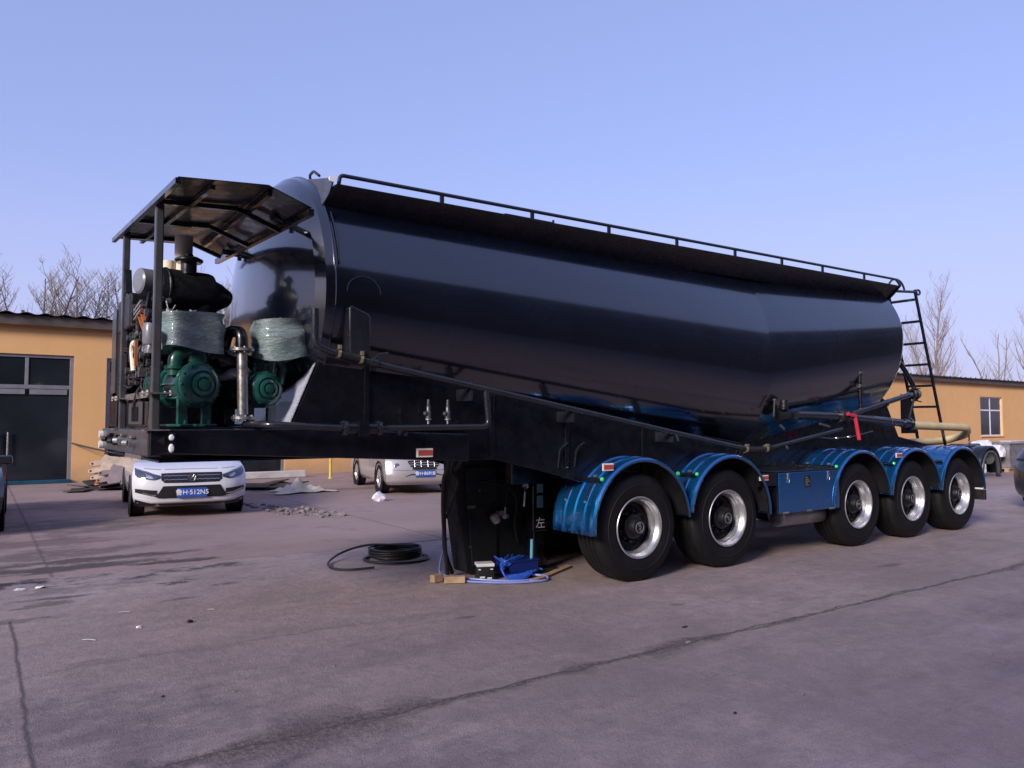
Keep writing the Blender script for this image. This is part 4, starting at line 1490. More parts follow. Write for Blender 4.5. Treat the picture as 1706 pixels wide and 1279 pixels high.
# air filter: long canister, small front cap, intake scoop, mushroom cap
af = MB()
AX = Vector((1, 0.16, 0.0)).normalized()
c0 = Vector((1.10, 6.47, 2.60))
af.lathe([(0.0, 0.0), (0.15, 0.004), (0.158, 0.02), (0.158, 0.40), (0.15, 0.43), (0.10, 0.44)], c0, AX, 36)
af = af.build('air_filter', 'engine', eng)
mb = MB()
mb.lathe([(0.0, -0.005), (0.085, 0.0), (0.10, 0.012), (0.10, 0.14)], c0 + Vector((-0.125, -0.02, 0.035)), AX + Vector((0, 0.12, 0)), 32)
mb.build('filter_cap', 'filter_grey', af)
mb = MB()
mb.lathe([(0.160, -0.012), (0.166, -0.006), (0.166, 0.006), (0.160, 0.012)], c0 + AX * 0.07, AX, 36)
mb.build('filter_band', 'engine', af)
mb = MB()
mb.tube([c0 + AX * 0.40 + Vector((0, 0, -0.02)), c0 + AX * 0.50 + Vector((0, -0.01, -0.03)), c0 + AX * 0.575 + Vector((0, 0, -0.035)), c0 + AX * 0.60 + Vector((0, 0.02, -0.05))], [0.145, 0.115, 0.07, 0.02], 24)
mb.tube([c0 + AX * 0.38 + Vector((0, 0, -0.05)), c0 + AX * 0.36 + Vector((0, 0.03, -0.18)), c0 + AX * 0.30 + Vector((0, 0.06, -0.34))], [0.13, 0.11, 0.09], 20)
mb.build('intake_scoop', 'engine', af)
mb = MB()
p = Vector((1.34, 6.44, 2.72))
mb.lathe([(0.06, 0.0), (0.06, 0.09), (0.095, 0.092), (0.108, 0.108), (0.105, 0.12), (0.07, 0.138), (0.035, 0.145), (0.032, 0.16), (0.0, 0.163)], p, (0, 0, 1), 32)
mb.build('mushroom_cap', 'black', af)
mb = MB()
p = Vector((1.36, 6.74, 2.45))
mb.cyl(p, p + Vector((0, 0, 0.64)), 0.070, 24)
mb.build('exhaust_pipe', 'creamwrap', eng)
mb = MB()
p = Vector((1.25, 6.75, 2.4))
mb.cyl(p, p + Vector((0, 0, 0.47)), 0.055, 24)
mb.build('exhaust_pipe', 'creamwrap', eng)
mb = MB()
mb.tube([(1.10, 6.0, 2.43), (1.12, 5.98, 2.33), (1.16, 5.98, 2.40)], 0.008, 6)
mb.cyl((1.10, 6.0, 2.43), (1.13, 6.0, 2.435), 0.02, 10)
mb.build('lifting_eye', 'engine_light', eng)
mb = MB()
mb.box(1.1, 1.70, 6.35, 7.7, 1.515, 2.1)
mb.build('power_pack_frame', 'black', eng, smooth=0, bevel=0.02)

# ---- the two green blowers
def blower(cx, y0, cz, s, yaw):
    b = MB()
    xf = Matrix.Translation((cx, y0, 0)) @ Matrix.Rotation(R(yaw), 4, 'Z') @ Matrix.Translation((-cx, -y0, 0))
    AXY = (0, 1, 0)
    b.lathe([(0.150 * s, 0.06), (0.172 * s, 0.07), (0.172 * s, 0.10), (0.155 * s, 0.105), (0.155 * s, 0.30), (0.175 * s, 0.305), (0.175 * s, 0.335), (0.150 * s, 0.34), (0.152 * s, 0.50), (0.125 * s, 0.56), (0.06 * s, 0.58), (0.0, 0.58)], (cx, y0, cz), AXY, 40)
    b = b.build('blower', 'green', trl, smooth=40, xf=xf)
    mb = MB()
    mb.lathe([(0.165 * s, 0.072), (0.160 * s, 0.045), (0.135 * s, 0.022), (0.105 * s, 0.012), (0.100 * s, 0.020), (0.088 * s, 0.020), (0.082 * s, 0.004), (0.060 * s, -0.002), (0.055 * s, 0.006), (0.042 * s, 0.006), (0.038 * s, -0.006), (0.0, -0.012)], (cx, y0, cz), AXY, 40)
    for k in range(12):
        a = 2 * PI * k / 12
        p_ = Vector((cx + 0.150 * s * math.cos(a), y0 + 0.05, cz + 0.150 * s * math.sin(a)))
        mb.cyl(p_, p_ + Vector((0, -0.02, 0)), 0.010, 6)
    mb.build('end_cover', 'green', b, smooth=35, xf=xf)
    mb = MB()
    for k in range(9):
        mb.lathe([(0.150 * s, -0.006), (0.178 * s, -0.004), (0.178 * s, 0.004), (0.150 * s, 0.006)], (cx, y0 + 0.36 + 0.021 * k, cz), AXY, 36)
    mb.build('cooling_fins', 'green', b, smooth=35, xf=xf)
    mb = MB()
    for k in range(10):
        a = 2 * PI * k / 10
        p_ = Vector((cx + 0.168 * s * math.cos(a), y0 + 0.10, cz + 0.168 * s * math.sin(a)))
        mb.cyl(p_, p_ + Vector((0, 0.25, 0)), 0.009, 6)
    # top port
    mb.lathe([(0.062, 0.0), (0.062, 0.07), (0.078, 0.072), (0.078, 0.092), (0.06, 0.094), (0.055, 0.19)], (cx + 0.01, y0 + 0.16, cz + 0.13 * s), (0, 0, 1), 20)
    mb.box(cx - 0.08, cx + 0.10, y0 + 0.08, y0 + 0.24, cz + 0.12 * s, cz + 0.15 * s)
    mb.lathe([(0.032, 0.0), (0.032, 0.12), (0.038, 0.122), (0.038, 0.15)], (cx - 0.10, y0 + 0.22, cz + 0.13 * s), (0, 0, 1), 14, True, True)
    mb.build('port_flange', 'green', b, smooth=35, xf=xf)
    mb = MB()
    for dx in (-0.10, 0.08):
        mb.box(cx + dx - 0.035, cx + dx + 0.035, y0 + 0.10, y0 + 0.13, 1.52, cz - 0.10)
        mb.box(cx + dx - 0.035, cx + dx + 0.035, y0 + 0.42, y0 + 0.45, 1.52, cz - 0.10)
        mb.box(cx + dx - 0.05, cx + dx + 0.05, y0 + 0.04, y0 + 0.50, 1.517, 1.535)
        mb.bar((cx + dx - 0.03, y0 + 0.11, 1.54), (cx + dx + 0.03, y0 + 0.11, 1.66), 0.012, 0.02)
        for yy in (0.06, 0.48):
            mb.cyl((cx + dx, y0 + yy, 1.53), (cx + dx, y0 + yy, 1.56), 0.014, 6)
    mb.build('blower_foot', 'green', b, smooth=0, bevel=0.004, xf=xf)
    return b


b1 = blower(1.31, 5.72, 1.815, 0.96, 17)
b2 = blower(1.80, 5.80, 1.80, 0.84, 14)
mb = MB()
mb.tube(fillet([(1.135, 5.83, 1.88), (1.135, 5.83, 2.02), (1.22, 5.85, 2.06), (1.36, 5.90, 2.055)], 0.12, 7), 0.05, 18)
mb.cyl((1.135, 5.83, 1.925), (1.135, 5.83, 1.945), 0.068, 18)
mb.build('suction_elbow', 'green', b1)
mb = MB()
mb.tube(fillet([(1.93, 6.0, 1.85), (1.96, 6.0, 2.0), (1.88, 6.0, 2.06)], 0.08, 6), 0.04, 16)
mb.build('suction_elbow', 'green', b2)
# silencers wrapped in stretch film
def wrapped(cx, cy, z0, h, wx, wy, parent, flat, seed, rot):
    mb = MB()
    r_ = random.Random(seed)
    ph = [r_.random() * 6 for _ in range(8)]
    def fn(u, v):
        a = 2 * PI * u
        e = flat
        ca, sa = math.cos(a), math.sin(a)
        k = (abs(ca) ** e + abs(sa) ** e) ** (-1.0 / e)
        fall = 1.0 + 0.03 * math.sin(v * 11 + 3 * math.sin(a + ph[0])) * (0.5 + v) + 0.02 * math.sin(5 * a + ph[1] + v * 6)
        low = max(0.0, 0.28 - v) / 0.28
        fall += low * (0.05 * math.sin(3 * a + ph[2]) - 0.02)
        x, y = ca * k * wx * fall, sa * k * wy * fall
        c_, s_ = math.cos(rot), math.sin(rot)
        dz = -low * 0.030 * (1 + math.sin(2 * a + ph[3]))
        return (cx + x * c_ - y * s_, cy + x * s_ + y * c_, z0 + h * v + dz + 0.008 * math.sin(2 * a + ph[4]))
    mb.grid(fn, 72, 26, True)
    n0 = len(mb.v) - 72
    mb.add([mb.v[n0 + i] for i in range(72)] + [(cx, cy, z0 + h + 0.012)], [(i, (i + 1) % 72, 72) for i in range(72)])
    n1 = 0
    mb.add([mb.v[i] for i in range(72)] + [(cx, cy, z0 - 0.02)], [((i + 1) % 72, i, 72) for i in range(72)])
    f_ = mb.build('film_wrapped_silencer', 'film', parent, smooth=60)
    mb = MB()
    mb.cyl((cx, cy, z0 + h + 0.008), (cx + 0.01, cy, z0 + h + 0.03), 0.016, 8)
    mb.tube([(cx, cy, z0 + h + 0.02), (cx + 0.04, cy, z0 + h + 0.03)], 0.006, 5)
    mb.build('film_knot', 'film', f_)
    return f_


s1 = wrapped(1.245, 5.90, 2.095, 0.235, 0.205, 0.17, b1, 6.0, 3, R(12))
s2 = wrapped(1.91, 5.92, 2.065, 0.262, 0.205, 0.20, b2, 2.6, 5, R(8))
mb = MB()
mb.cyl((1.28, 5.90, 1.98), (1.28, 5.90, 2.09), 0.10, 20)
mb.build('silencer_neck', 'green', b1)
mb = MB()
mb.cyl((1.84, 5.96, 1.93), (1.85, 5.94, 2.05), 0.05, 16)
mb.build('silencer_neck', 'green', b2)
# stainless bellows hose with black elbow
bh = MB()
prof = [(0.037 + (0.0012 if k % 2 else 0.0) + 0.002 * math.exp(-((k - 60) / 40.0) ** 2), 0.03 + 0.0039 * k) for k in range(118)]
bh.lathe(prof, (1.605, 5.80, 1.575), (-0.022, 0.02, 1), 24)
bh = bh.build('bellows_hose', 'steel', trl)
flange((1.605, 5.80, 1.58), (0, 0, 1), 0.082, bh, 'steel', 0.010, 6)
flange((1.592, 5.81, 2.085), (0, 0, 1), 0.088, bh, 'steel', 0.010, 6)
mb = MB()
mb.tube(fillet([(1.592, 5.81, 2.095), (1.59, 5.82, 2.22), (1.53, 5.98, 2.235), (1.52, 6.05, 2.10)], 0.11, 8), 0.045, 18)
mb.build('elbow', 'black', bh)
mb = MB()
mb.cyl((1.42, 6.02, 2.05), (1.62, 6.02, 2.0), 0.085, 18)
mb.cyl((1.62, 6.0, 2.02), (1.85, 6.05, 1.98), 0.06, 16)
mb.cyl((1.44, 5.95, 1.98), (1.46, 5.80, 1.97), 0.02, 8)
mb.build('manifold', 'black', bh)
mb = MB()
mb.tube([(1.46, 5.98, 1.87), (1.55, 5.94, 1.91), (1.66, 5.93, 1.92), (1.74, 5.96, 1.89)], [0.02, 0.045, 0.05, 0.02], 10)
mb.build('film_scrap', 'film', bh)

# ------------------------------------------------------------------ parked vehicles
class Car:
    """body lofted from horizontal slices: (z, half width, front y, rear y); local axes x across, y from the nose backwards"""
    def __init__(self, root, lv, xf, cf=0.22, cr=0.22, ef=4.6):
        self.root, self.lv, self.xf, self.cf, self.cr, self.ef = root, lv, xf, cf, cr, ef

    def at(self, z):
        lv = self.lv
        if z <= lv[0][0]: return lv[0][1:]
        for a, b in zip(lv, lv[1:]):
            if a[0] <= z <= b[0]:
                q = (z - a[0]) / (b[0] - a[0])
                return tuple(a[i] + (b[i] - a[i]) * q for i in (1, 2, 3))
        return lv[-1][1:]

    def fy(self, x, z):
        w, f, r = self.at(z)
        return f + self.cf * min(1.0, abs(x) / w) ** self.ef

    def body(self, mat):
        mb = MB()
        zs = []
        for a, b in zip(self.lv, self.lv[1:]):
            n = max(1, int((b[0] - a[0]) / 0.035))
            zs += [a[0] + (b[0] - a[0]) * i / n for i in range(n)]
        zs.append(self.lv[-1][0])
        rows = []
        for z in zs:
            w, f, r = self.at(z)
            xs_ = [math.sin(PI / 2 * (i / 14.0 - 1)) for i in range(29)]
            p = [(x * w, f + self.cf * abs(x) ** self.ef, z) for x in xs_]
            p += [(w, (f + self.cf) + (r - self.cr - f - self.cf) * i / 12, z) for i in range(1, 12)]
            p += [(-x * w, r - self.cr * abs(x) ** self.ef, z) for x in xs_]
            p += [(-w, (r - self.cr) + (f + self.cf - r + self.cr) * i / 12, z) for i in range(1, 12)]
            rows.append(p)
        n = len(rows[0])
        vs = [q for p in rows for q in p]
        fs = [(i * n + k, i * n + (k + 1) % n, (i + 1) * n + (k + 1) % n, (i + 1) * n + k) for i in range(len(rows) - 1) for k in range(n)]
        fs += [tuple(range(n)), tuple(range((len(rows) - 1) * n, len(rows) * n))]
        mb.add(vs, fs)
        self.b = mb.build('body', mat, self.root, smooth=38, xf=self.xf)
        return self.b

    def patch(self, name, cols, mat, parent=None, off=0.008, nz=6, nx=6, sink=0.02):
        """cols: (x, z low, z high) along the nose; a thin shell following the nose"""
        pts = []
        for a, b in zip(cols, cols[1:]):
            for i in range(nx):
                q = i / nx
                pts.append(tuple(a[k] + (b[k] - a[k]) * q for k in range(3)))
        pts.append(cols[-1])
        mb = MB()
        n, m = len(pts), nz + 1
        fr = [(x, self.fy(x, z0 + (z1 - z0) * j / nz) - off, z0 + (z1 - z0) * j / nz) for j in range(m) for (x, z0, z1) in pts]
        bk = [(x, y + off + sink, z) for x, y, z in fr]
        fs = []
        for j in range(m - 1):
            for i in range(n - 1):
                fs.append((j * n + i, j * n + i + 1, (j + 1) * n + i + 1, (j + 1) * n + i))
        k = n * m
        bd = [i for i in range(n)] + [j * n + n - 1 for j in range(1, m)] + [(m - 1) * n + i for i in range(n - 2, -1, -1)] + [j * n for j in range(m - 2, 0, -1)]
        for a, b in zip(bd, bd[1:] + bd[:1]):
            fs.append((a, b, b + k, a + k))
        mb.add(fr + bk, fs)
        return mb.build(name, mat, parent or self.b, smooth=30, xf=self.xf)

    def box(self, name, x0, x1, y0, y1, z0, z1, mat, parent=None, bevel=0.006):
        mb = MB()
        mb.box(x0, x1, y0, y1, z0, z1)
        return mb.build(name, mat, parent or self.b, smooth=0, bevel=bevel, xf=self.xf)

    def wheel(self, x, y, r, w):
        we = empty('wheel', self.xf @ Vector((x, y, r)), self.root)
        s = 1 if x > 0 else -1
        mb = MB()
        mb.lathe([(r * 0.62, 0.01), (r * 0.66, -0.004), (r * 0.9, 0.0), (r * 0.97, 0.016), (r, 0.04), (r, w - 0.04), (r * 0.97, w - 0.016), (r * 0.9, w), (r * 0.62, w)], (x, y, r), (-s, 0, 0), 40)
        mb.build('tyre', 'tyre', we, smooth=30, xf=self.xf)
        mb = MB()
        mb.lathe([(r * 0.64, 0.012), (r * 0.60, 0.006), (r * 0.56, 0.03), (r * 0.2, 0.04), (r * 0.16, 0.02), (0, 0.018)], (x, y, r), (-s, 0, 0), 32)
        for k in range(5):
            a = 2 * PI * k / 5
            mb.bar((x - s * 0.018, y, r), (x - s * 0.018, y + r * 0.6 * math.cos(a), r + r * 0.6 * math.sin(a)), 0.05, 0.02, (s, 0, 0))
        mb.build('rim', 'rim', we, smooth=35, xf=self.xf)
        # arch: a dark recess round the tyre
        mb = MB()
        mb.lathe([(r * 1.13, -0.012), (r * 1.15, -0.004), (r * 1.10, 0.01), (r * 0.9, 0.012)], (x + s * 0.005, y, r * 1.02), (-s, 0, 0), 36)
        mb.build('wheel_arch', 'trim', self.b, smooth=35, xf=self.xf)


def xform(x, y, deg):
    return Matrix.Translation((x, y, 0)) @ Matrix.Rotation(R(deg), 4, 'Z')


def sedan(x, y, deg, mat, label, plate=None, group=None, hatch=False):
    xf = xform(x, y, deg)
    root = tag(empty('parked_car', (x, y, 0), rz=R(deg)), label, 'car', group)
    lv = [(0.20, .77, .16, 4.30), (0.27, .83, .05, 4.38), (0.36, .855, .012, 4.42), (0.50, .868, .0, 4.43), (0.60, .872, .02, 4.43), (0.68, .87, .04, 4.42), (0.755, .862, .085, 4.40),
          (0.81, .85, .17, 4.38), (0.86, .84, .34, 4.36), (0.91, .83, .66, 4.32), (0.955, .82, 1.05, 4.22), (0.99, .80, 1.28, 4.02), (1.20, .70, 1.72, 3.66), (1.36, .62, 2.08, 3.32), (1.435, .56, 2.34, 3.0), (1.46, .46, 2.55, 2.85)]
    if hatch: lv = [(z, w, f, r if z < 0.9 else 4.40 - (z - 0.9) * 0.55) for z, w, f, r in lv[:-2]] + [(1.40, .55, 2.3, 3.95)]
    c = Car(root, lv, xf)
    c.body(mat)
    for wx in (-0.868, 0.868):
        c.wheel(wx, 0.86, 0.315, 0.21)
        c.wheel(wx, 3.52, 0.315, 0.21)
    g = c.patch('grille', [(-0.46, .63, .735), (-0.41, .585, .738), (0, .578, .742), (0.41, .585, .738), (0.46, .63, .735)], 'trim', off=0.006)
    for k, z in enumerate((0.630, 0.692)):
        m = MB()
        for sgn in (-1, 1):
            pts = [(sgn * (0.07 + 0.044 * i), 0, z + 0.008 * (i % 2)) for i in range(9)]
            pts = [(a, c.fy(a, q) - 0.014, q) for a, _, q in pts]
            m.tube(pts, 0.0055, 6)
        m.build('grille_bar', 'chrome', g, xf=xf)
    m = MB()
    bz = 0.665
    by = c.fy(0, bz) - 0.02
    m.tube([(0.06 * math.cos(2 * PI * k / 28), by, bz + 0.06 * math.sin(2 * PI * k / 28)) for k in range(29)], 0.006, 8, False)
    m.lathe([(0.06, 0.0), (0.0, -0.004)], (0, by + 0.006, bz), (0, 1, 0), 28)
    bd_ = m.build('badge', 'engine_light', g, xf=xf)
    m = MB()
    for pts in (((-0.028, 0.05), (0, 0.006), (0.028, 0.05)), ((-0.052, 0.022), (-0.026, -0.05), (0, -0.004), (0.026, -0.05), (0.052, 0.022))):
        m.tube([(a, by - 0.003, bz + b) for a, b in pts], 0.003, 6)
    m.build('badge_letters', 'steel', bd_, xf=xf)
    for s in (-1, 1):
        pp = [(s * 0.47, .660, .700), (s * 0.56, .632, .730), (s * 0.64, .640, .762), (s * 0.74, .660, .792), (s * 0.80, .68, .812), (s * 0.832, .72, .82)]
        h = c.patch('headlight', pp if s > 0 else pp[::-1], 'headlamp', off=0.010)
        pp = [(s * 0.50, .70, .712), (s * 0.64, .745, .757), (s * 0.74, .776, .788), (s * 0.81, .798, .808)]
        c.patch('light_strip', pp if s > 0 else pp[::-1], 'lens', h, off=0.016, nz=2)
        pp = [(s * 0.58, .65, .68), (s * 0.64, .66, .715), (s * 0.68, .69, .73)]
        c.patch('lamp_reflector', pp if s > 0 else pp[::-1], 'lens', h, off=0.015, nz=3)
        pp = [(s * 0.52, .375, .47), (s * 0.60, .38, .475), (s * 0.83, .44, .50)]
        fg = c.patch('fog_slot', pp if s > 0 else pp[::-1], 'trim', off=0.007)
        pp = [(s * 0.53, .388, .40), (s * 0.62, .392, .404), (s * 0.81, .452, .464)]
        c.patch('fog_trim', pp if s > 0 else pp[::-1], 'chrome', fg, off=0.014, nz=2)
        pp = [(s * 0.34, .27, .30), (s * 0.56, .275, .315), (s * 0.84, .345, .375)]
        m = MB()
        m.box(s * 0.83 - 0.09, s * 0.83 + 0.11 * s + 0.02, 1.25, 1.40, 0.93, 1.06)
        m.build('wing_mirror', mat, root, smooth=0, bevel=0.03, seg=4, xf=xf)
    c.patch('lower_intake', [(-0.56, .375, .395), (-0.50, .345, .42), (-0.43, .34, .535), (0.43, .34, .535), (0.50, .345, .42), (0.56, .375, .395)], 'trim', off=0.007)
    c.patch('front_lip', [(-0.845, .33, .355), (-0.60, .262, .30), (-0.50, .255, .292), (0.50, .255, .292), (0.60, .262, .30), (0.845, .33, .355)], mat, off=0.022, nz=3)
    c.patch('skirt', [(-0.83, .21, .325), (-0.6, .205, .26), (0.6, .205, .26), (0.83, .21, .325)], 'trim', off=0.008, nz=3)
    c.patch('bonnet_seam', [(-0.70, .808, .815), (-0.50, .792, .798), (0.50, .792, .798), (0.70, .808, .815)], 'trim', off=0.002, nz=1)
    c.box('windscreen', -0.58, 0.58, 1.62, 1.66, 1.03, 1.05, 'glass')
    m = MB()
    m.add([(-0.72, 1.33, 1.012), (0.72, 1.33, 1.012), (0.58, 2.03, 1.35), (-0.58, 2.03, 1.35)], [(0, 1, 2, 3)])
    m.build('windscreen', 'glass', c.b, smooth=0, solid=0.03, xf=xf)
    for s in (-1, 1):
        m = MB()
        m.add([(s * 0.798, 1.55, 1.02), (s * 0.798, 3.7, 1.02), (s * 0.645, 3.2, 1.34), (s * 0.645, 2.2, 1.34)], [(0, 1, 2, 3)])
        m.build('side_window', 'glass', c.b, smooth=0, solid=0.02, xf=xf)
    if plate:
        yp = c.fy(0, .43) - 0.028
        p = c.box('number_plate', -0.225, 0.225, yp, yp + 0.03, 0.345, 0.495, 'plate_blue', None, 0.004)
        text_mesh('plate_lettering', plate, 0.105, 'white', p, xf @ face_cam((0, yp - 0.002, 0.425)), 0.001, 0.0015)
    return root


sedan(2.89, 13.28, -6, 'car_white', 'white car with blue plate parked half under the nose of the tanker trailer', '鲁H·512N5', 'cars parked in the yard')
sedan(-0.56, 12.55, -2, 'car_dark', 'dark grey car cut off by the edge beside the glass doors', None, 'cars parked in the yard')
sedan(19.65, 5.45, 90, 'car_dark', 'black hatchback whose rear corner shows at the yard edge beyond the tanker trailer', None, 'cars parked in the yard', True)

# silver van
def van(x, y, deg):
    xf = xform(x, y, deg)
    root = tag(empty('silver_van', (x, y, 0), rz=R(deg)), 'silver van with blue plate and dark chevron bonnet parked behind the landing legs', 'van', 'cars parked in the yard')
    lv = [(0.22, .74, .10, 4.0), (0.30, .80, .02, 4.05), (0.42, .82, .0, 4.06), (0.52, .825, .02, 4.06), (0.62, .825, .05, 4.06), (0.74, .82, .09, 4.06), (0.80, .815, .14, 4.06),
          (0.86, .81, .26, 4.05), (0.93, .805, .42, 4.05), (1.02, .80, .62, 4.04), (1.10, .79, .78, 4.04), (1.5, .74, 1.2, 4.0), (1.75, .68, 1.5, 3.95), (1.82, .60, 1.7, 3.8)]
    c = Car(root, lv, xf, cf=0.14, cr=0.1, ef=5.0)
    c.body('car_silver')
    for wx in (-0.83, 0.83):
        c.wheel(wx, 0.78, 0.33, 0.20)
        c.wheel(wx, 3.25, 0.33, 0.20)
    g = c.patch('grille', [(-0.36, .70, .735), (-0.30, .60, .74), (0.30, .60, .74), (0.36, .70, .735)], 'trim', off=0.006)
    c.patch('grille', [(-0.27, .55, .595), (-0.22, .545, .595), (0.22, .545, .595), (0.27, .55, .595)], 'trim', off=0.006)
    m = MB()
    for z in (0.692, 0.645):
        m.tube([(a, c.fy(a, z) - 0.012, z) for a in [-0.33 + 0.066 * i for i in range(11)]], 0.008, 6)
    for a in (-0.22, -0.075, 0.075, 0.22):
        m.tube([(a, c.fy(a, z) - 0.012, z) for z in (0.60, 0.66, 0.735)], 0.006, 6)
    m.build('grille_bar', 'car_silver', g, xf=xf)
    for s in (-1, 1):
        pp = [(s * 0.36, .83, .835), (s * 0.42, .832, .90), (s * 0.66, .845, .94), (s * 0.78, .87, .95)]
        h = c.patch('headlight', pp if s > 0 else pp[::-1], 'lens', off=0.010)
        pp = [(s * 0.34, .815, .832), (s * 0.66, .825, .845), (s * 0.77, .85, .868)]
        c.patch('headlight_trim', pp if s > 0 else pp[::-1], 'trim', h, off=0.014, nz=2)
        m = MB()
        yb = c.fy(s * 0.60, .63)
        m.lathe([(0.055, 0.03), (0.055, -0.002), (0.045, -0.006), (0.0, 0.0)], (s * 0.60, yb - 0.002, .635), (0, 1, 0), 20)
        m.build('fog_lamp', 'lens', c.b, xf=xf)
    c.patch('bonnet_scoop', [(-0.30, .90, .97), (-0.28, .79, 1.0), (0.0, .765, 1.0), (0.28, .79, 1.0), (0.30, .90, .97)], 'trim', off=0.012)
    c.patch('scoop_chevron', [(-0.27, .815, .84), (0.0, .785, .81), (0.27, .815, .84)], 'pipe', off=0.018, nz=2)
    c.patch('bumper_seam', [(-0.78, .545, .552), (-0.4, .532, .538), (0.4, .532, .538), (0.78, .545, .552)], 'trim', off=0.003, nz=1)
    c.patch('bumper_slot', [(-0.42, .40, .41), (-0.30, .43, .455), (0.30, .43, .455), (0.42, .40, .41)], 'trim', off=0.003, nz=1)
    yp = c.fy(0, .46) - 0.026
    p = c.box('number_plate', -0.215, 0.215, yp, yp + 0.03, 0.39, 0.53, 'plate_blue', None, 0.004)
    text_mesh('plate_lettering', '鲁H·8691B', 0.10, 'white', p, xf @ face_cam((0, yp - 0.002, 0.464)), 0.001, 0.0015)
    m = MB()
    m.add([(-0.72, .86, 1.14), (0.72, .86, 1.14), (0.64, 1.44, 1.70), (-0.64, 1.44, 1.70)], [(0, 1, 2, 3)])
    m.build('windscreen', 'glass', c.b, smooth=0, solid=0.03, xf=xf)
    for s in (-1, 1):
        m = MB()
        m.add([(s * 0.785, 1.2, 1.15), (s * 0.785, 3.9, 1.15), (s * 0.71, 3.85, 1.65), (s * 0.71, 1.55, 1.65)], [(0, 1, 2, 3)])
        m.build('side_window', 'glass', c.b, smooth=0, solid=0.02, xf=xf)
    return root


van(7.95, 14.75, -12)

# ------------------------------------------------------------------ bare winter trees beyond the workshop
def tree(x, y, h, seed, label, kind, mat='twig', lean=0.0):
    r_ = random.Random(seed)
    root = tag(empty('bare_tree', (x, y, 0)), label, 'tree', 'bare trees beyond the workshop')
    tk, cr = MB(), MB()
    def branch(mb, p, d, L, r0, lev, n=5):
        pts, rs = [Vector(p)], [r0]
        d = Vector(d).normalized()
        for i in range(n):
            up = 0.10 if kind == 'poplar' else 0.05
            d = (d + Vector((r_.uniform(-1, 1) * 0.16, r_.uniform(-1, 1) * 0.16, r_.uniform(-0.06, 0.16) + up))).normalized()
            pts.append(pts[-1] + d * L / n)
            rs.append(max(0.0035, r0 * (1 - 0.8 * (i + 1) / n)))
        mb.tube(pts, rs, 6 if lev < 2 else 4, False)
        return pts, rs
    nst = 1 if kind == 'poplar' else 3
    for sidx in range(nst):
        d0 = (r_.uniform(-.2, .2) + lean, r_.uniform(-.2, .2), 1) if nst > 1 else (lean, 0, 1)
        pts, rs = branch(tk, (x + (sidx - 1) * 0.12 * (nst > 1), y, -0.1), d0, h * (0.93 + 0.07 * r_.random()), 0.10 * h / 10 + 0.02, 0, 9)
        tot = len(pts)
        for i in range(2, tot):
            nb = {'poplar': 8, 'bush': 4, 'sparse': 2}[kind]
            for b in range(nb):
                q = r_.random()
                p = pts[i - 1].lerp(pts[i], q)
                az = r_.random() * 2 * PI
                rise = {'poplar': 1.25, 'bush': 0.9, 'sparse': 0.9}[kind]
                frac = 1 - (i - 1 + q) / tot
                L = h * (0.14 + 0.42 * frac) * r_.uniform(0.6, 1.0) * {'poplar': 0.85, 'bush': 0.8, 'sparse': 0.7}[kind]
                p2, r2 = branch(cr, p, (math.cos(az), math.sin(az), rise), L, rs[i] * 0.55 + 0.004, 1)
                for k in range({'poplar': 5, 'bush': 5, 'sparse': 3}[kind]):
                    j = r_.randint(1, 4)
                    pp = p2[j].lerp(p2[j + 1], r_.random())
                    a2 = r_.random() * 2 * PI
                    p3, r3 = branch(cr, pp, (math.cos(a2) * 0.8, math.sin(a2) * 0.8, rise), L * r_.uniform(0.25, 0.5), 0.009, 2, 4)
                    for m_ in range(2 if kind != 'sparse' else 1):
                        a3 = r_.random() * 2 * PI
                        branch(cr, p3[r_.randint(1, 3)], (math.cos(a3) * 0.8, math.sin(a3) * 0.8, 0.9), L * r_.uniform(0.12, 0.25), 0.006, 3, 3)
    tk.build('trunk', 'bark', root, smooth=60, fixn=False)
    cr.build('crown', mat, root, smooth=60, fixn=False)
    return root


tree(0.55, 29.2, 6.2, 21, 'bare tree with a spreading fork at the far left above the workshop roof', 'bush')
tree(1.15, 29.6, 6.9, 22, 'taller of the bare trees left of the canopy posts', 'bush')
tree(2.0, 29.0, 6.4, 23, 'thin bare sapling with straight shoots between the left trees', 'sparse')
tree(2.75, 29.5, 6.8, 24, 'bare tree just left of the engine radiator', 'bush')
tree(3.75, 30.0, 6.3, 25, 'slim bare tree showing behind the far canopy post', 'sparse')
tree(5.9, 29.2, 6.0, 26, 'small bare tree in the gap over the first wrapped silencer', 'bush')
tree(6.9, 29.8, 6.9, 27, 'bare tree close beside the tank front dome', 'bush')
tree(8.0, 30.5, 6.4, 32, 'slender bare tree half hidden by the tank front dome', 'bush')
tree(6.3, 28.6, 6.6, 34, 'bare tree with upright shoots between the silencer and the tank dome', 'bush')
tree(4.7, 30.4, 6.9, 35, 'bare tree rising behind the air filter of the engine', 'bush')
tree(55.0, 30.5, 11.0, 28, 'bare poplar seen through the ladder rungs', 'poplar', 'twig')
tree(60.5, 30.0, 12.2, 29, 'full bare poplar with reddish twigs right of the ladder', 'poplar', 'twig_red')
tree(64.0, 31.5, 10.2, 33, 'lower bare poplar on the right flank of the reddish one', 'poplar', 'twig')
tree(71.5, 30.0, 9.6, 30, 'thin leaning bare tree with few twigs over the right roof', 'sparse', 'twig', -0.05)
tree(77.0, 30.5, 14.5, 31, 'tall bare tree at the far right edge', 'poplar', 'twig')

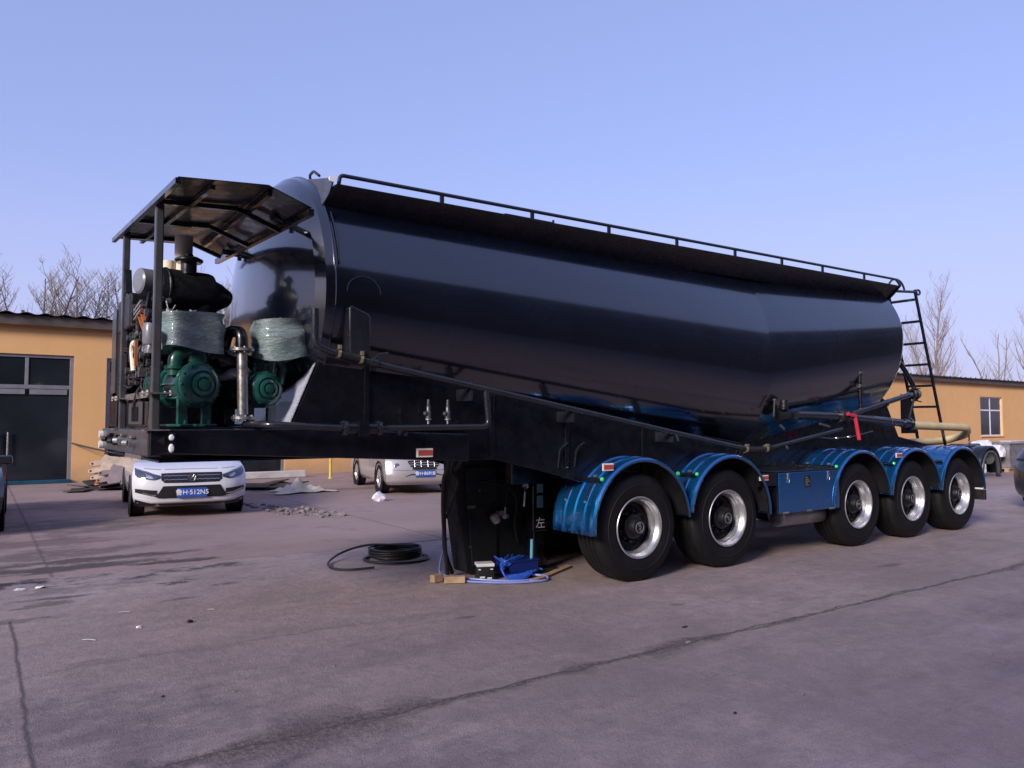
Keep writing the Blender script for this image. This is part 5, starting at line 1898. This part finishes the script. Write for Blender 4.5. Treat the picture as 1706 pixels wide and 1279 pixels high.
# ------------------------------------------------------------------ things lying about the yard
# big coil of black hose with a loose end
cx_, cy_ = 3.93, 7.98
mb = MB()
r_ = random.Random(5)
pts = []
for k in range(9 * 36):
    a = 2 * PI * k / 36
    lay = k // 36
    rr_ = 0.275 - 0.012 * (lay % 2) + 0.012 * math.sin(a * 1.3 + lay)
    if lay < 2: rr_ += 0.07
    pts.append((cx_ + rr_ * math.cos(a) * 1.05, cy_ + rr_ * math.sin(a), 0.018 + (lay if lay > 1 else 0) * 0.0145 + 0.006 * math.sin(a * 2 + lay)))
mb.tube(pts, 0.0125, 8)
end = pts[-1]
loose = [end, (3.72, 8.30, 0.15), (3.45, 8.37, 0.08), (3.18, 8.15, 0.02), (3.09, 7.80, 0.016), (3.2, 7.62, 0.016), (3.46, 7.52, 0.03)]
mb.tube(fillet(loose, 0.3, 8), 0.0125, 8)
tag(mb.build('hose_coil', 'rubber', None, recenter=True), 'coil of shiny black hose with one end looping free on the asphalt', 'hose coil')
# blue hose loops
mb = MB()
mb.tube(fillet([(4.03, 7.0, 0.35), (3.88, 6.92, 0.04), (3.80, 6.62, 0.016), (3.98, 6.33, 0.016), (4.28, 6.08, 0.016), (4.62, 6.02, 0.016), (4.72, 6.2, 0.02), (4.5, 6.45, 0.02)], 0.35, 8), 0.011, 8)
mb.tube(fillet([(3.93, 6.95, 0.02), (3.84, 6.68, 0.03), (4.02, 6.37, 0.03), (4.3, 6.13, 0.02), (4.55, 6.12, 0.02)], 0.3, 8), 0.010, 8)
tag(mb.build('air_hose', 'hose_lilac', None, recenter=True), 'pale blue air hose looping on the ground round the charger box', 'hose')
mb = MB()
r_ = random.Random(8)
for k in range(12):
    pts = [(4.50 + r_.gauss(0, 0.10), 6.47 + r_.gauss(0, 0.06), 0.17 + 0.01 * (k % 4)), (4.36 + r_.gauss(0, 0.05), 6.36 + r_.gauss(0, 0.03), 0.15), (4.22 + 0.02 * k, 6.28 + 0.03 * k, 0.13 - 0.01 * k), (4.25 + 0.02 * k, 6.22 + 0.01 * k, 0.03), (4.42 + 0.03 * k, 6.14 + 0.02 * k, 0.02 + 0.004 * k), (4.6 + r_.random() * 0.2, 6.3 + r_.random() * 0.2, 0.05), (4.7, 6.55 + 0.03 * k, 0.12)]
    mb.tube(fillet(pts, 0.2, 6), 0.009, 6)
tag(mb.build('air_hose', 'hose_blue', None, recenter=True), 'tangle of bright blue hose spilling from the blue crate', 'hose')
# charger box with pale top
t = tag(empty('charger_box', (4.15, 6.46, 0)), 'small black charger box with a pale top standing among the hoses', 'charger')
rot = Matrix.Translation((4.15, 6.46, 0)) @ Matrix.Rotation(R(-22), 4, 'Z')
mb = MB(); mb.box(-0.085, 0.085, -0.07, 0.07, 0.012, 0.135)
bx = mb.build('case', 'trim', t, smooth=0, bevel=0.008, xf=rot)
mb = MB(); mb.box(-0.088, 0.088, -0.074, 0.074, 0.137, 0.168)
mb.build('lid', 'white', t, smooth=0, bevel=0.006, xf=rot)
mb = MB()
mb.box(-0.06, -0.01, -0.0735, -0.0705, 0.03, 0.045)
mb.box(0.015, 0.06, -0.0735, -0.0705, 0.022, 0.034)
mb.box(-0.075, -0.05, -0.0735, -0.0705, 0.108, 0.118)
mb.box(0.045, 0.07, -0.0735, -0.0705, 0.108, 0.118)
mb.build('front_marks', 'white', bx, smooth=0, xf=rot)
# timber blocks
for (x, y, rz_, sx, sy, sz, lab) in ((3.70, 6.62, 10, 0.055, 0.035, 0.075, 'narrow end block of pale timber nearest the black coil'), (3.82, 6.48, -28, 0.10, 0.04, 0.07, 'longer pale timber block beside the charger box')):
    mb = MB()
    mb.box(-sx, sx, -sy, sy, 0.006, sz)
    tag(mb.build('timber_block', 'wood', None, smooth=0, bevel=0.004, xf=Matrix.Translation((x, y, 0)) @ Matrix.Rotation(R(rz_), 4, 'Z'), recenter=True), lab, 'wood block', 'timber blocks by the hoses')
mb = MB()
mb.box(-0.45, 0.45, -0.035, 0.035, 0.006, 0.026)
tag(mb.build('thin_plank', 'wood', None, smooth=0, bevel=0.003, xf=Matrix.Translation((4.85, 6.28, 0)) @ Matrix.Rotation(R(28), 4, 'Z'), recenter=True), 'thin timber plank lying by the blue hose under the skirt', 'plank')
# low blue crate heaped with hose
t = tag(empty('blue_crate', (4.55, 6.47, 0)), 'deep blue plastic crate in the shade beside the landing leg', 'crate')
mb = MB()
for a in ((-.22, -.2, -.16, .16), (.2, .22, -.16, .16), (-.2, .2, -.16, -.14), (-.2, .2, .14, .16)):
    mb.box(4.55 + a[0] * 0.8, 4.55 + a[1] * 0.8, 6.47 + a[2] * 0.8, 6.47 + a[3] * 0.8, 0.01, 0.15)
mb.box(4.385, 4.715, 6.35, 6.59, 0.01, 0.025)
cr_ = mb.build('shell', 'crate_blue', t, smooth=0, bevel=0.005)
mb = MB()
mb.box(4.366, 4.734, 6.335, 6.605, 0.151, 0.168)
mb.build('rim', 'crate_blue', cr_, smooth=0, bevel=0.004)
mb = MB(); mb.cyl((4.68, 6.40, 0.168), (4.67, 6.38, 0.36), 0.016, 10)
mb.build('handle', 'label_blue', t)
# little litter
lit = [(1.02, 7.0, 20, 'white straw on the asphalt nearest the oil stains'), (0.69, 6.25, -5, 'white straw lying closest to the left edge'), (1.62, 6.69, 15, 'short white stick nearest the hose coil'), (1.44, 6.5, 60, 'short pale stick beside the dark pebble')]
for i, (x, y, a, lab) in enumerate(lit):
    mb = MB()
    L = (0.04, 0.05, 0.028, 0.018)[i]
    mb.tube([(-L, 0, 0.010), (0, 0.004, 0.012), (L, 0, 0.009)], 0.003, 6)
    tag(mb.build('straw', 'kerb', None, xf=Matrix.Translation((x, y, 0)) @ Matrix.Rotation(R(a - 55 + 20), 4, 'Z'), recenter=True), lab, 'straw', 'white straws on the asphalt')
def pebble(name, x, y, s, mat, lab, cat, seed, group=None, z=0.0):
    r_ = random.Random(seed)
    bm = bmesh.new()
    bmesh.ops.create_icosphere(bm, subdivisions=2, radius=1.0)
    for v in bm.verts:
        v.co *= 0.75 + 0.5 * r_.random()
        v.co = Vector((v.co.x * s[0], v.co.y * s[1], max(v.co.z * s[2], -0.5 * s[2])))
    me = bpy.data.meshes.new(name)
    bm.to_mesh(me); bm.free()
    me.materials.append(M[mat])
    o = bpy.data.objects.new(name, me)
    col.objects.link(o)
    o.location = (x, y, s[2] * 0.5 + z)
    tag(o, lab, cat, group)
    return o
pebble('dark_pebble', 1.39, 6.38, (0.022, 0.018, 0.015), 'trim', 'black pebble on the asphalt beside a short pale stick', 'pebble', 1)
pebble('paper_scrap', 1.04, 6.43, (0.022, 0.016, 0.012), 'white', 'crumpled scrap of white paper left of the dark pebble', 'paper', 2)
pebble('paper_scrap', 0.36, 8.50, (0.045, 0.02, 0.012), 'white', 'white paper flattened on the oil stain, left of its twin', 'paper', 3, 'white paper on the oil stain')
pebble('paper_scrap', 0.52, 8.50, (0.04, 0.028, 0.014), 'white', 'white paper curled on the oil stain, right of its twin', 'paper', 4, 'white paper on the oil stain')
pebble('dark_chip', 4.43, 4.10, (0.028, 0.012, 0.008), 'slit', 'dark curved chip lying just behind the long crack', 'chip', 5)
pebble('reddish_chip', 4.14, 3.80, (0.03, 0.012, 0.010), 'plate_mauve', 'small reddish chip lodged in the long crack', 'chip', 6)
for i, (x, y) in enumerate(((3.35, 2.75), (3.9, 2.72), (6.0, 2.0), (6.3, 1.95), (6.9, 3.85), (1.25, 4.6), (0.9, 4.75), (1.9, 4.72), (5.6, 2.45), (8.0, 2.2))):
    pebble('grit_stone', x, y, (0.010 + 0.004 * (i % 3), 0.009, 0.007), 'rubble' if i % 3 else 'trim', 'small loose stone on the open asphalt in front', 'stone', 40 + i, 'loose stones on the asphalt')
# white bag by the van wheel
pebble('plastic_bag', 6.56, 14.06, (0.13, 0.10, 0.13), 'bag', 'crumpled white plastic bag on the ground by the van wheel', 'bag', 12)
# tarp lump
mb = MB()
r_ = random.Random(4)
def tarp(u, v):
    x, y = (u - 0.5) * 1.15, (v - 0.5) * 0.85
    ex = 1 + 0.18 * math.sin(5 * v + 1) + 0.10 * math.sin(9 * v)
    ey = 1 + 0.22 * math.sin(4 * u + 2) + 0.08 * math.sin(13 * u)
    h = 0.30 * math.exp(-((x + 0.10) / 0.15) ** 2 - ((y + 0.02 - 0.25 * (x + 0.1)) / 0.22) ** 2)
    h += 0.11 * math.exp(-((x - 0.2 + 0.3 * y) / 0.10) ** 2 - (y / 0.3) ** 2) + 0.09 * math.exp(-((x + 0.36) / 0.09) ** 2 - ((y - 0.05) / 0.28) ** 2)
    edge_ = min(1.0, 6 * min(u, 1 - u, v, 1 - v))
    h += edge_ * (0.022 * math.sin(17 * x + 9 * y) + 0.016 * math.sin(31 * y - 11 * x) + 0.02 * abs(math.sin(8 * x - 13 * y)))
    return (5.98 + x * ex, 16.85 + y * ey, 0.03 + max(0.0, h))
mb.grid(tarp, 64, 48)
tag(mb.build('canvas_sheet', 'tarp', None, smooth=60, recenter=True, solid=0.012), 'cream canvas sheet heaped on the ground between the two parked vehicles', 'sheet')
# rubble beside the white car
mb = MB()
r_ = random.Random(9)
for k in range(190):
    q = r_.random()
    x, y = 4.42 + 0.55 * (q - 0.4) + r_.gauss(0, 0.16), 13.7 - 2.3 * (q - 0.4) + r_.gauss(0, 0.35)
    s = 0.012 + 0.05 * r_.random() ** 3
    bm = bmesh.new(); bmesh.ops.create_icosphere(bm, subdivisions=1, radius=s)
    vs = [(v.co.x * r_.uniform(.7, 1.5) + x, v.co.y * r_.uniform(.7, 1.3) + y, max(0.004, v.co.z * 0.7 + s * 0.5)) for v in bm.verts]
    fs = [tuple(v.index for v in f.verts) for f in bm.faces]
    bm.free()
    mb.add(vs, fs)
tag(mb.build('rubble', 'rubble', None, smooth=0, recenter=True), 'scatter of broken pale rubble on the apron right of the white car', 'rubble', None, 'stuff')
# dark scrap sheets in front of the wall
for (x, y, rx, ry, h, sd, lab) in ((5.75, 18.4, 0.75, 0.6, 0.16, 1, 'low heap of dark scrap sheeting right of the white car'), (2.2, 20.1, 0.75, 0.55, 0.16, 2, 'flattened dark scrap at the foot of the stacked steel plates')):
    mb = MB()
    r_ = random.Random(sd)
    for k in range(9):
        a, L, W = r_.random() * PI, 0.2 + 0.4 * r_.random(), 0.1 + 0.2 * r_.random()
        m_ = Matrix.Translation((x + r_.gauss(0, rx * 0.45), y + r_.gauss(0, ry * 0.45), 0.02 + h * 0.6 * r_.random())) @ Matrix.Rotation(a, 4, 'Z') @ Matrix.Rotation(r_.gauss(0, 0.12), 4, 'X') @ Matrix.Rotation(r_.gauss(0, 0.1), 4, 'Y')
        mb.box(-L, L, -W, W, -0.01, 0.012, m_)
    tag(mb.build('scrap_heap', 'scrap_dark', None, smooth=0, recenter=True), lab, 'scrap heap')
mb = MB()
mb.box(5.9, 7.75, 21.5, 21.68, 0.01, 0.20)
tag(mb.build('concrete_kerb', 'kerb', None, smooth=0, bevel=0.02, recenter=True), 'low pale concrete kerb lying before the small dark doorway', 'kerb')
t = MB()
t.cyl((8.12, 20.6, 0.0), (8.12, 20.6, 1.5), 0.04, 14)
t.lathe([(0.07, 0), (0.07, 0.02), (0.04, 0.03)], (8.12, 20.6, 0.0), (0, 0, 1), 14)
tag(t.build('yellow_post', 'yellow', None, recenter=True), 'slim yellow post standing beside the pale kerb', 'post')
# black cable from the door frame
mb = MB()
mb.tube(fillet([(2.02, 22.95, 1.02), (2.6, 22.3, 0.85), (3.3, 21.2, 0.68), (4.6, 19.0, 0.64), (5.2, 18.4, 0.05)], 0.4, 8), 0.022, 8)
tag(mb.build('black_cable', 'rubber', None, recenter=True), 'black cable sagging from the glass door frame across the plates', 'cable')

# stacked cut steel plates leaning by the wall
def lug_plate(x, y, z, deg, lean, L, H, mat, slits, lab, seed, hole=True):
    t = tag(empty('cut_plate', (x, y, z)), lab, 'steel plate', 'cut steel plates stacked by the wall')
    r_ = random.Random(seed)
    poly = [(0.0, 0.08), (-0.03, 0.03), (0.0, -0.005), (0.12, 0.0), (0.30, 0.04), (0.55, 0.02), (L, 0.03), (L, H), (0.6, H + 0.02), (0.38, H + 0.05), (0.28, H + 0.10), (0.22, H + 0.02), (0.20, H - 0.05),
            (0.05, H - 0.06), (-0.06, H - 0.10), (-0.05, H - 0.17), (0.04, H - 0.19), (0.17, H - 0.16), (0.20, 0.14), (0.10, 0.11)]
    m_ = Matrix.Translation((x, y, z)) @ Matrix.Rotation(R(deg), 4, 'Z') @ Matrix.Rotation(R(-lean), 4, 'X')
    mb = MB()
    mb.prism(poly, 0.0, 0.03, m_)
    b = mb.build('plate_body', mat, t, smooth=0, bevel=0.004)
    mb = MB()
    mb.lathe([(0.026, 0.0), (0.0, 0.0)], m_ @ Vector((-0.01, -0.002, H - 0.13)), m_.to_3x3() @ Vector((0, 1, 0)), 16)
    mb.lathe([(0.022, 0.0), (0.0, 0.0)], m_ @ Vector((0.03, -0.002, 0.045)), m_.to_3x3() @ Vector((0, 1, 0)), 16)
    mb.build('lug_hole', 'slit', b, smooth=0)
    mb = MB()
    for k in range(slits):
        x0 = 0.42 + 0.15 * k
        mb.bar(m_ @ Vector((x0, -0.002, 0.10)), m_ @ Vector((x0 + 0.05, -0.002, 0.20)), 0.004, 0.018, m_.to_3x3() @ Vector((1, 0, 0)))
        mb.bar(m_ @ Vector((x0 - 0.02, -0.002, 0.10)), m_ @ Vector((x0 + 0.05, -0.002, 0.10)), 0.004, 0.014, m_.to_3x3() @ Vector((0, 0, 1)))
    mb.build('slit', 'slit', b, smooth=0)
    return t


lug_plate(2.28, 20.75, 0.34, 3, 18, 1.6, 0.38, 'plate_cream', 3, 'cream steel plate at the back of the stack with slanted slits', 1)
lug_plate(2.22, 20.58, 0.22, -2, 22, 1.6, 0.34, 'plate_cream', 0, 'cream steel plate in the middle of the stack with two holed lugs', 2)
lug_plate(2.42, 20.42, 0.16, 2, 26, 1.5, 0.36, 'plate_mauve', 0, 'dull mauve steel plate leaning in front of the cream ones', 3)
lug_plate(2.36, 20.25, 0.01, 1, 30, 1.5, 0.36, 'plate_mauve', 4, 'dull mauve steel plate lowest and nearest with a row of slits', 4)
pebble('red_ball_end', 2.30, 20.1, (0.06, 0.06, 0.06), 'orange', 'rusty red rounded end poking from the plate stack', 'fitting', 14, None, 0.12)

# things beyond the rear of the trailer
t = tag(empty('spare_mudguard', (23.65, 10.45, 0)), 'black mudguard arch standing on the ground beyond the trailer rear', 'mudguard')
mb = MB()
def arch(u, v):
    a = PI * (0.02 + 0.96 * u)
    return (23.68 - 0.62 * math.cos(a), 10.25 + 0.40 * v, 0.02 + 0.86 * math.sin(a) ** 0.8)
mb.grid(arch, 28, 4)
a_ = mb.build('shell', 'black', t, smooth=40, solid=0.05)
mb = MB()
mb.grid(lambda u, v: (23.68 - 0.50 * math.cos(PI * u), 10.245 + 0.1 * v, 0.02 + 0.72 * math.sin(PI * u) ** 0.8), 24, 2)
mb.build('inner_lip', 'post', a_, smooth=40, solid=0.06)
mb = MB()
mb.lathe([(0.0, -0.1), (0.12, -0.08), (0.16, 0.0), (0.16, 0.2)], (23.58, 10.4, 0.55), (-0.5, -1, 0), 18)
mb.build('lamp_pod', 'steel', t)
mb = MB()
mb.box(23.3, 24.35, 10.8, 11.25, 0.2, 0.95)
mb.box(23.4, 24.25, 10.9, 11.15, 0.0, 0.2)
tag(mb.build('black_tank', 'black', None, smooth=0, bevel=0.06, seg=4, recenter=True), 'black metal tank standing behind the loose mudguard arch', 'tank')
for i, (x, y, z, lab) in enumerate(((25.8, 11.4, 0.0, 'lowest bright white sack by the loose mudguard'), (25.85, 11.35, 0.36, 'middle bright white sack in the pile by the mudguard'), (25.75, 11.4, 0.70, 'top bright white sack in the pile by the mudguard'), (26.3, 11.3, 0.50, 'bright white sack slumped on the wrapped stack side of the pile'))):
    pebble('white_sack', x, y, (0.36, 0.28, 0.24), 'white', lab, 'sack', 60 + i, 'white sacks beyond the trailer', z)
t = tag(empty('wrapped_pallet', (27.6, 11.6, 0)), 'grey shrink wrapped stack on a pallet at the right of the yard', 'pallet stack')
mb = MB()
r_ = random.Random(2)
mb.grid(lambda u, v: (27.6 + (0.95 + 0.03 * math.sin(9 * v + 5 * u)) * max(-1, min(1, 1.4 * math.cos(2 * PI * u))), 11.6 + 0.6 * max(-1, min(1, 1.4 * math.sin(2 * PI * u))), 0.14 + 0.76 * v), 48, 12, True)
mb.box(26.65, 28.55, 10.98, 12.22, 0.88, 0.92)
mb.build('wrapped_load', 'wrap', t, smooth=40)
mb = MB()
for y in (11.05, 11.55, 12.0):
    mb.box(26.65, 28.55, y, y + 0.12, 0.0, 0.10)
mb.box(26.65, 28.55, 11.0, 12.2, 0.102, 0.13)
mb.build('pallet', 'wood', t, smooth=0)
mb = MB()
mb.box(30.3, 37.0, 12.5, 12.7, 0.0, 0.86)
mb.box(30.2, 37.1, 12.4, 12.8, 0.862, 0.92)
tag(mb.build('low_wall', 'kerb', None, smooth=0, bevel=0.02, recenter=True), 'low grey wall with a pale cap behind the wrapped stack', 'wall')

# ------------------------------------------------------------------ added near-black block standing for the dark mass under the gooseneck
mb = MB()
mb.prism([(4.06, 0.04), (4.82, 0.04), (4.82, 1.21), (3.93, 1.21), (3.95, 0.75)], 6.66, 6.92)
eqb = mb.build('dark_mass_block', 'dark_fill', trl, smooth=0, bevel=0.02)
mb = MB()
mb.prism([(4.12, 0.10), (4.42, 0.10), (4.42, 1.10), (4.03, 1.10), (4.05, 0.78)], 6.635, 6.655)
mb.build('dark_mass_front', 'dark_fill', eqb, smooth=0, bevel=0.01)
mb = MB()
mb.box(4.05, 4.15, 6.625, 6.634, 0.685, 0.715)
mb.build('name_plate', 'engine_light', eqb, smooth=0)
mb = MB()
mb.lathe([(0.0, -0.03), (0.035, -0.02), (0.048, 0.02), (0.045, 0.07), (0.02, 0.085)], (4.36, 6.56, 0.55), (-0.5, 0.2, 1), 18)
mb.cyl((4.38, 6.57, 0.63), (4.44, 6.58, 0.60), 0.022, 12)
mb.cyl((4.42, 6.66, 0.62), (4.42, 6.55, 0.62), 0.03, 12)
mb.build('filter_bowl', 'glove', eqb)
mb = MB()
mb.cyl((4.46, 6.66, 0.60), (4.45, 6.54, 0.59), 0.028, 8)
mb.cyl((4.455, 6.55, 0.60), (4.46, 6.55, 0.68), 0.010, 8)
mb.box(4.42, 4.50, 6.545, 6.56, 0.57, 0.61)
mb.build('regulator', 'steel', eqb)
mb = MB()
mb.tube(fillet([(4.46, 6.55, 0.68), (4.45, 6.50, 0.85), (4.50, 6.60, 1.0), (4.60, 6.64, 1.1)], 0.1), 0.006, 6)
mb.tube(fillet([(4.2, 6.62, 0.95), (4.34, 6.58, 0.93), (4.5, 6.62, 0.90)], 0.1), 0.008, 6)
mb.tube(fillet([(4.55, 6.62, 0.90), (4.62, 6.56, 0.75), (4.60, 6.60, 0.5), (4.66, 6.62, 0.3)], 0.1), 0.012, 6)
mb.build('air_line', 'rubber', eqb)
mb = MB()
for (x, z) in ((4.56, 0.86), (4.60, 0.84), (4.10, 0.30), (4.2, 0.86)):
    mb.cyl((x, 6.66, z), (x, 6.63, z), 0.011, 8)
mb.build('dark_mass_bolts', 'engine_light', eqb)
# hoses hanging from the gooseneck
mb = MB()
mb.tube(fillet([(3.68, 6.35, 1.25), (3.70, 6.4, 1.10), (3.76, 6.6, 1.02), (3.78, 6.65, 0.7), (3.84, 6.7, 0.3), (3.88, 6.72, 0.03)], 0.2, 6), 0.02, 8)
mb.tube(fillet([(3.85, 6.35, 1.24), (3.88, 6.55, 1.08), (3.82, 6.62, 1.03), (3.80, 6.66, 0.75), (3.86, 6.75, 0.25), (3.98, 6.80, 0.03)], 0.2, 6), 0.022, 8)
mb.tube(fillet([(3.72, 6.3, 1.24), (3.79, 6.52, 1.06), (3.92, 6.56, 0.98), (3.88, 6.62, 0.8), (3.84, 6.68, 0.6)], 0.15, 6), 0.014, 8)
mb.build('hanging_hose', 'rubber', trl)
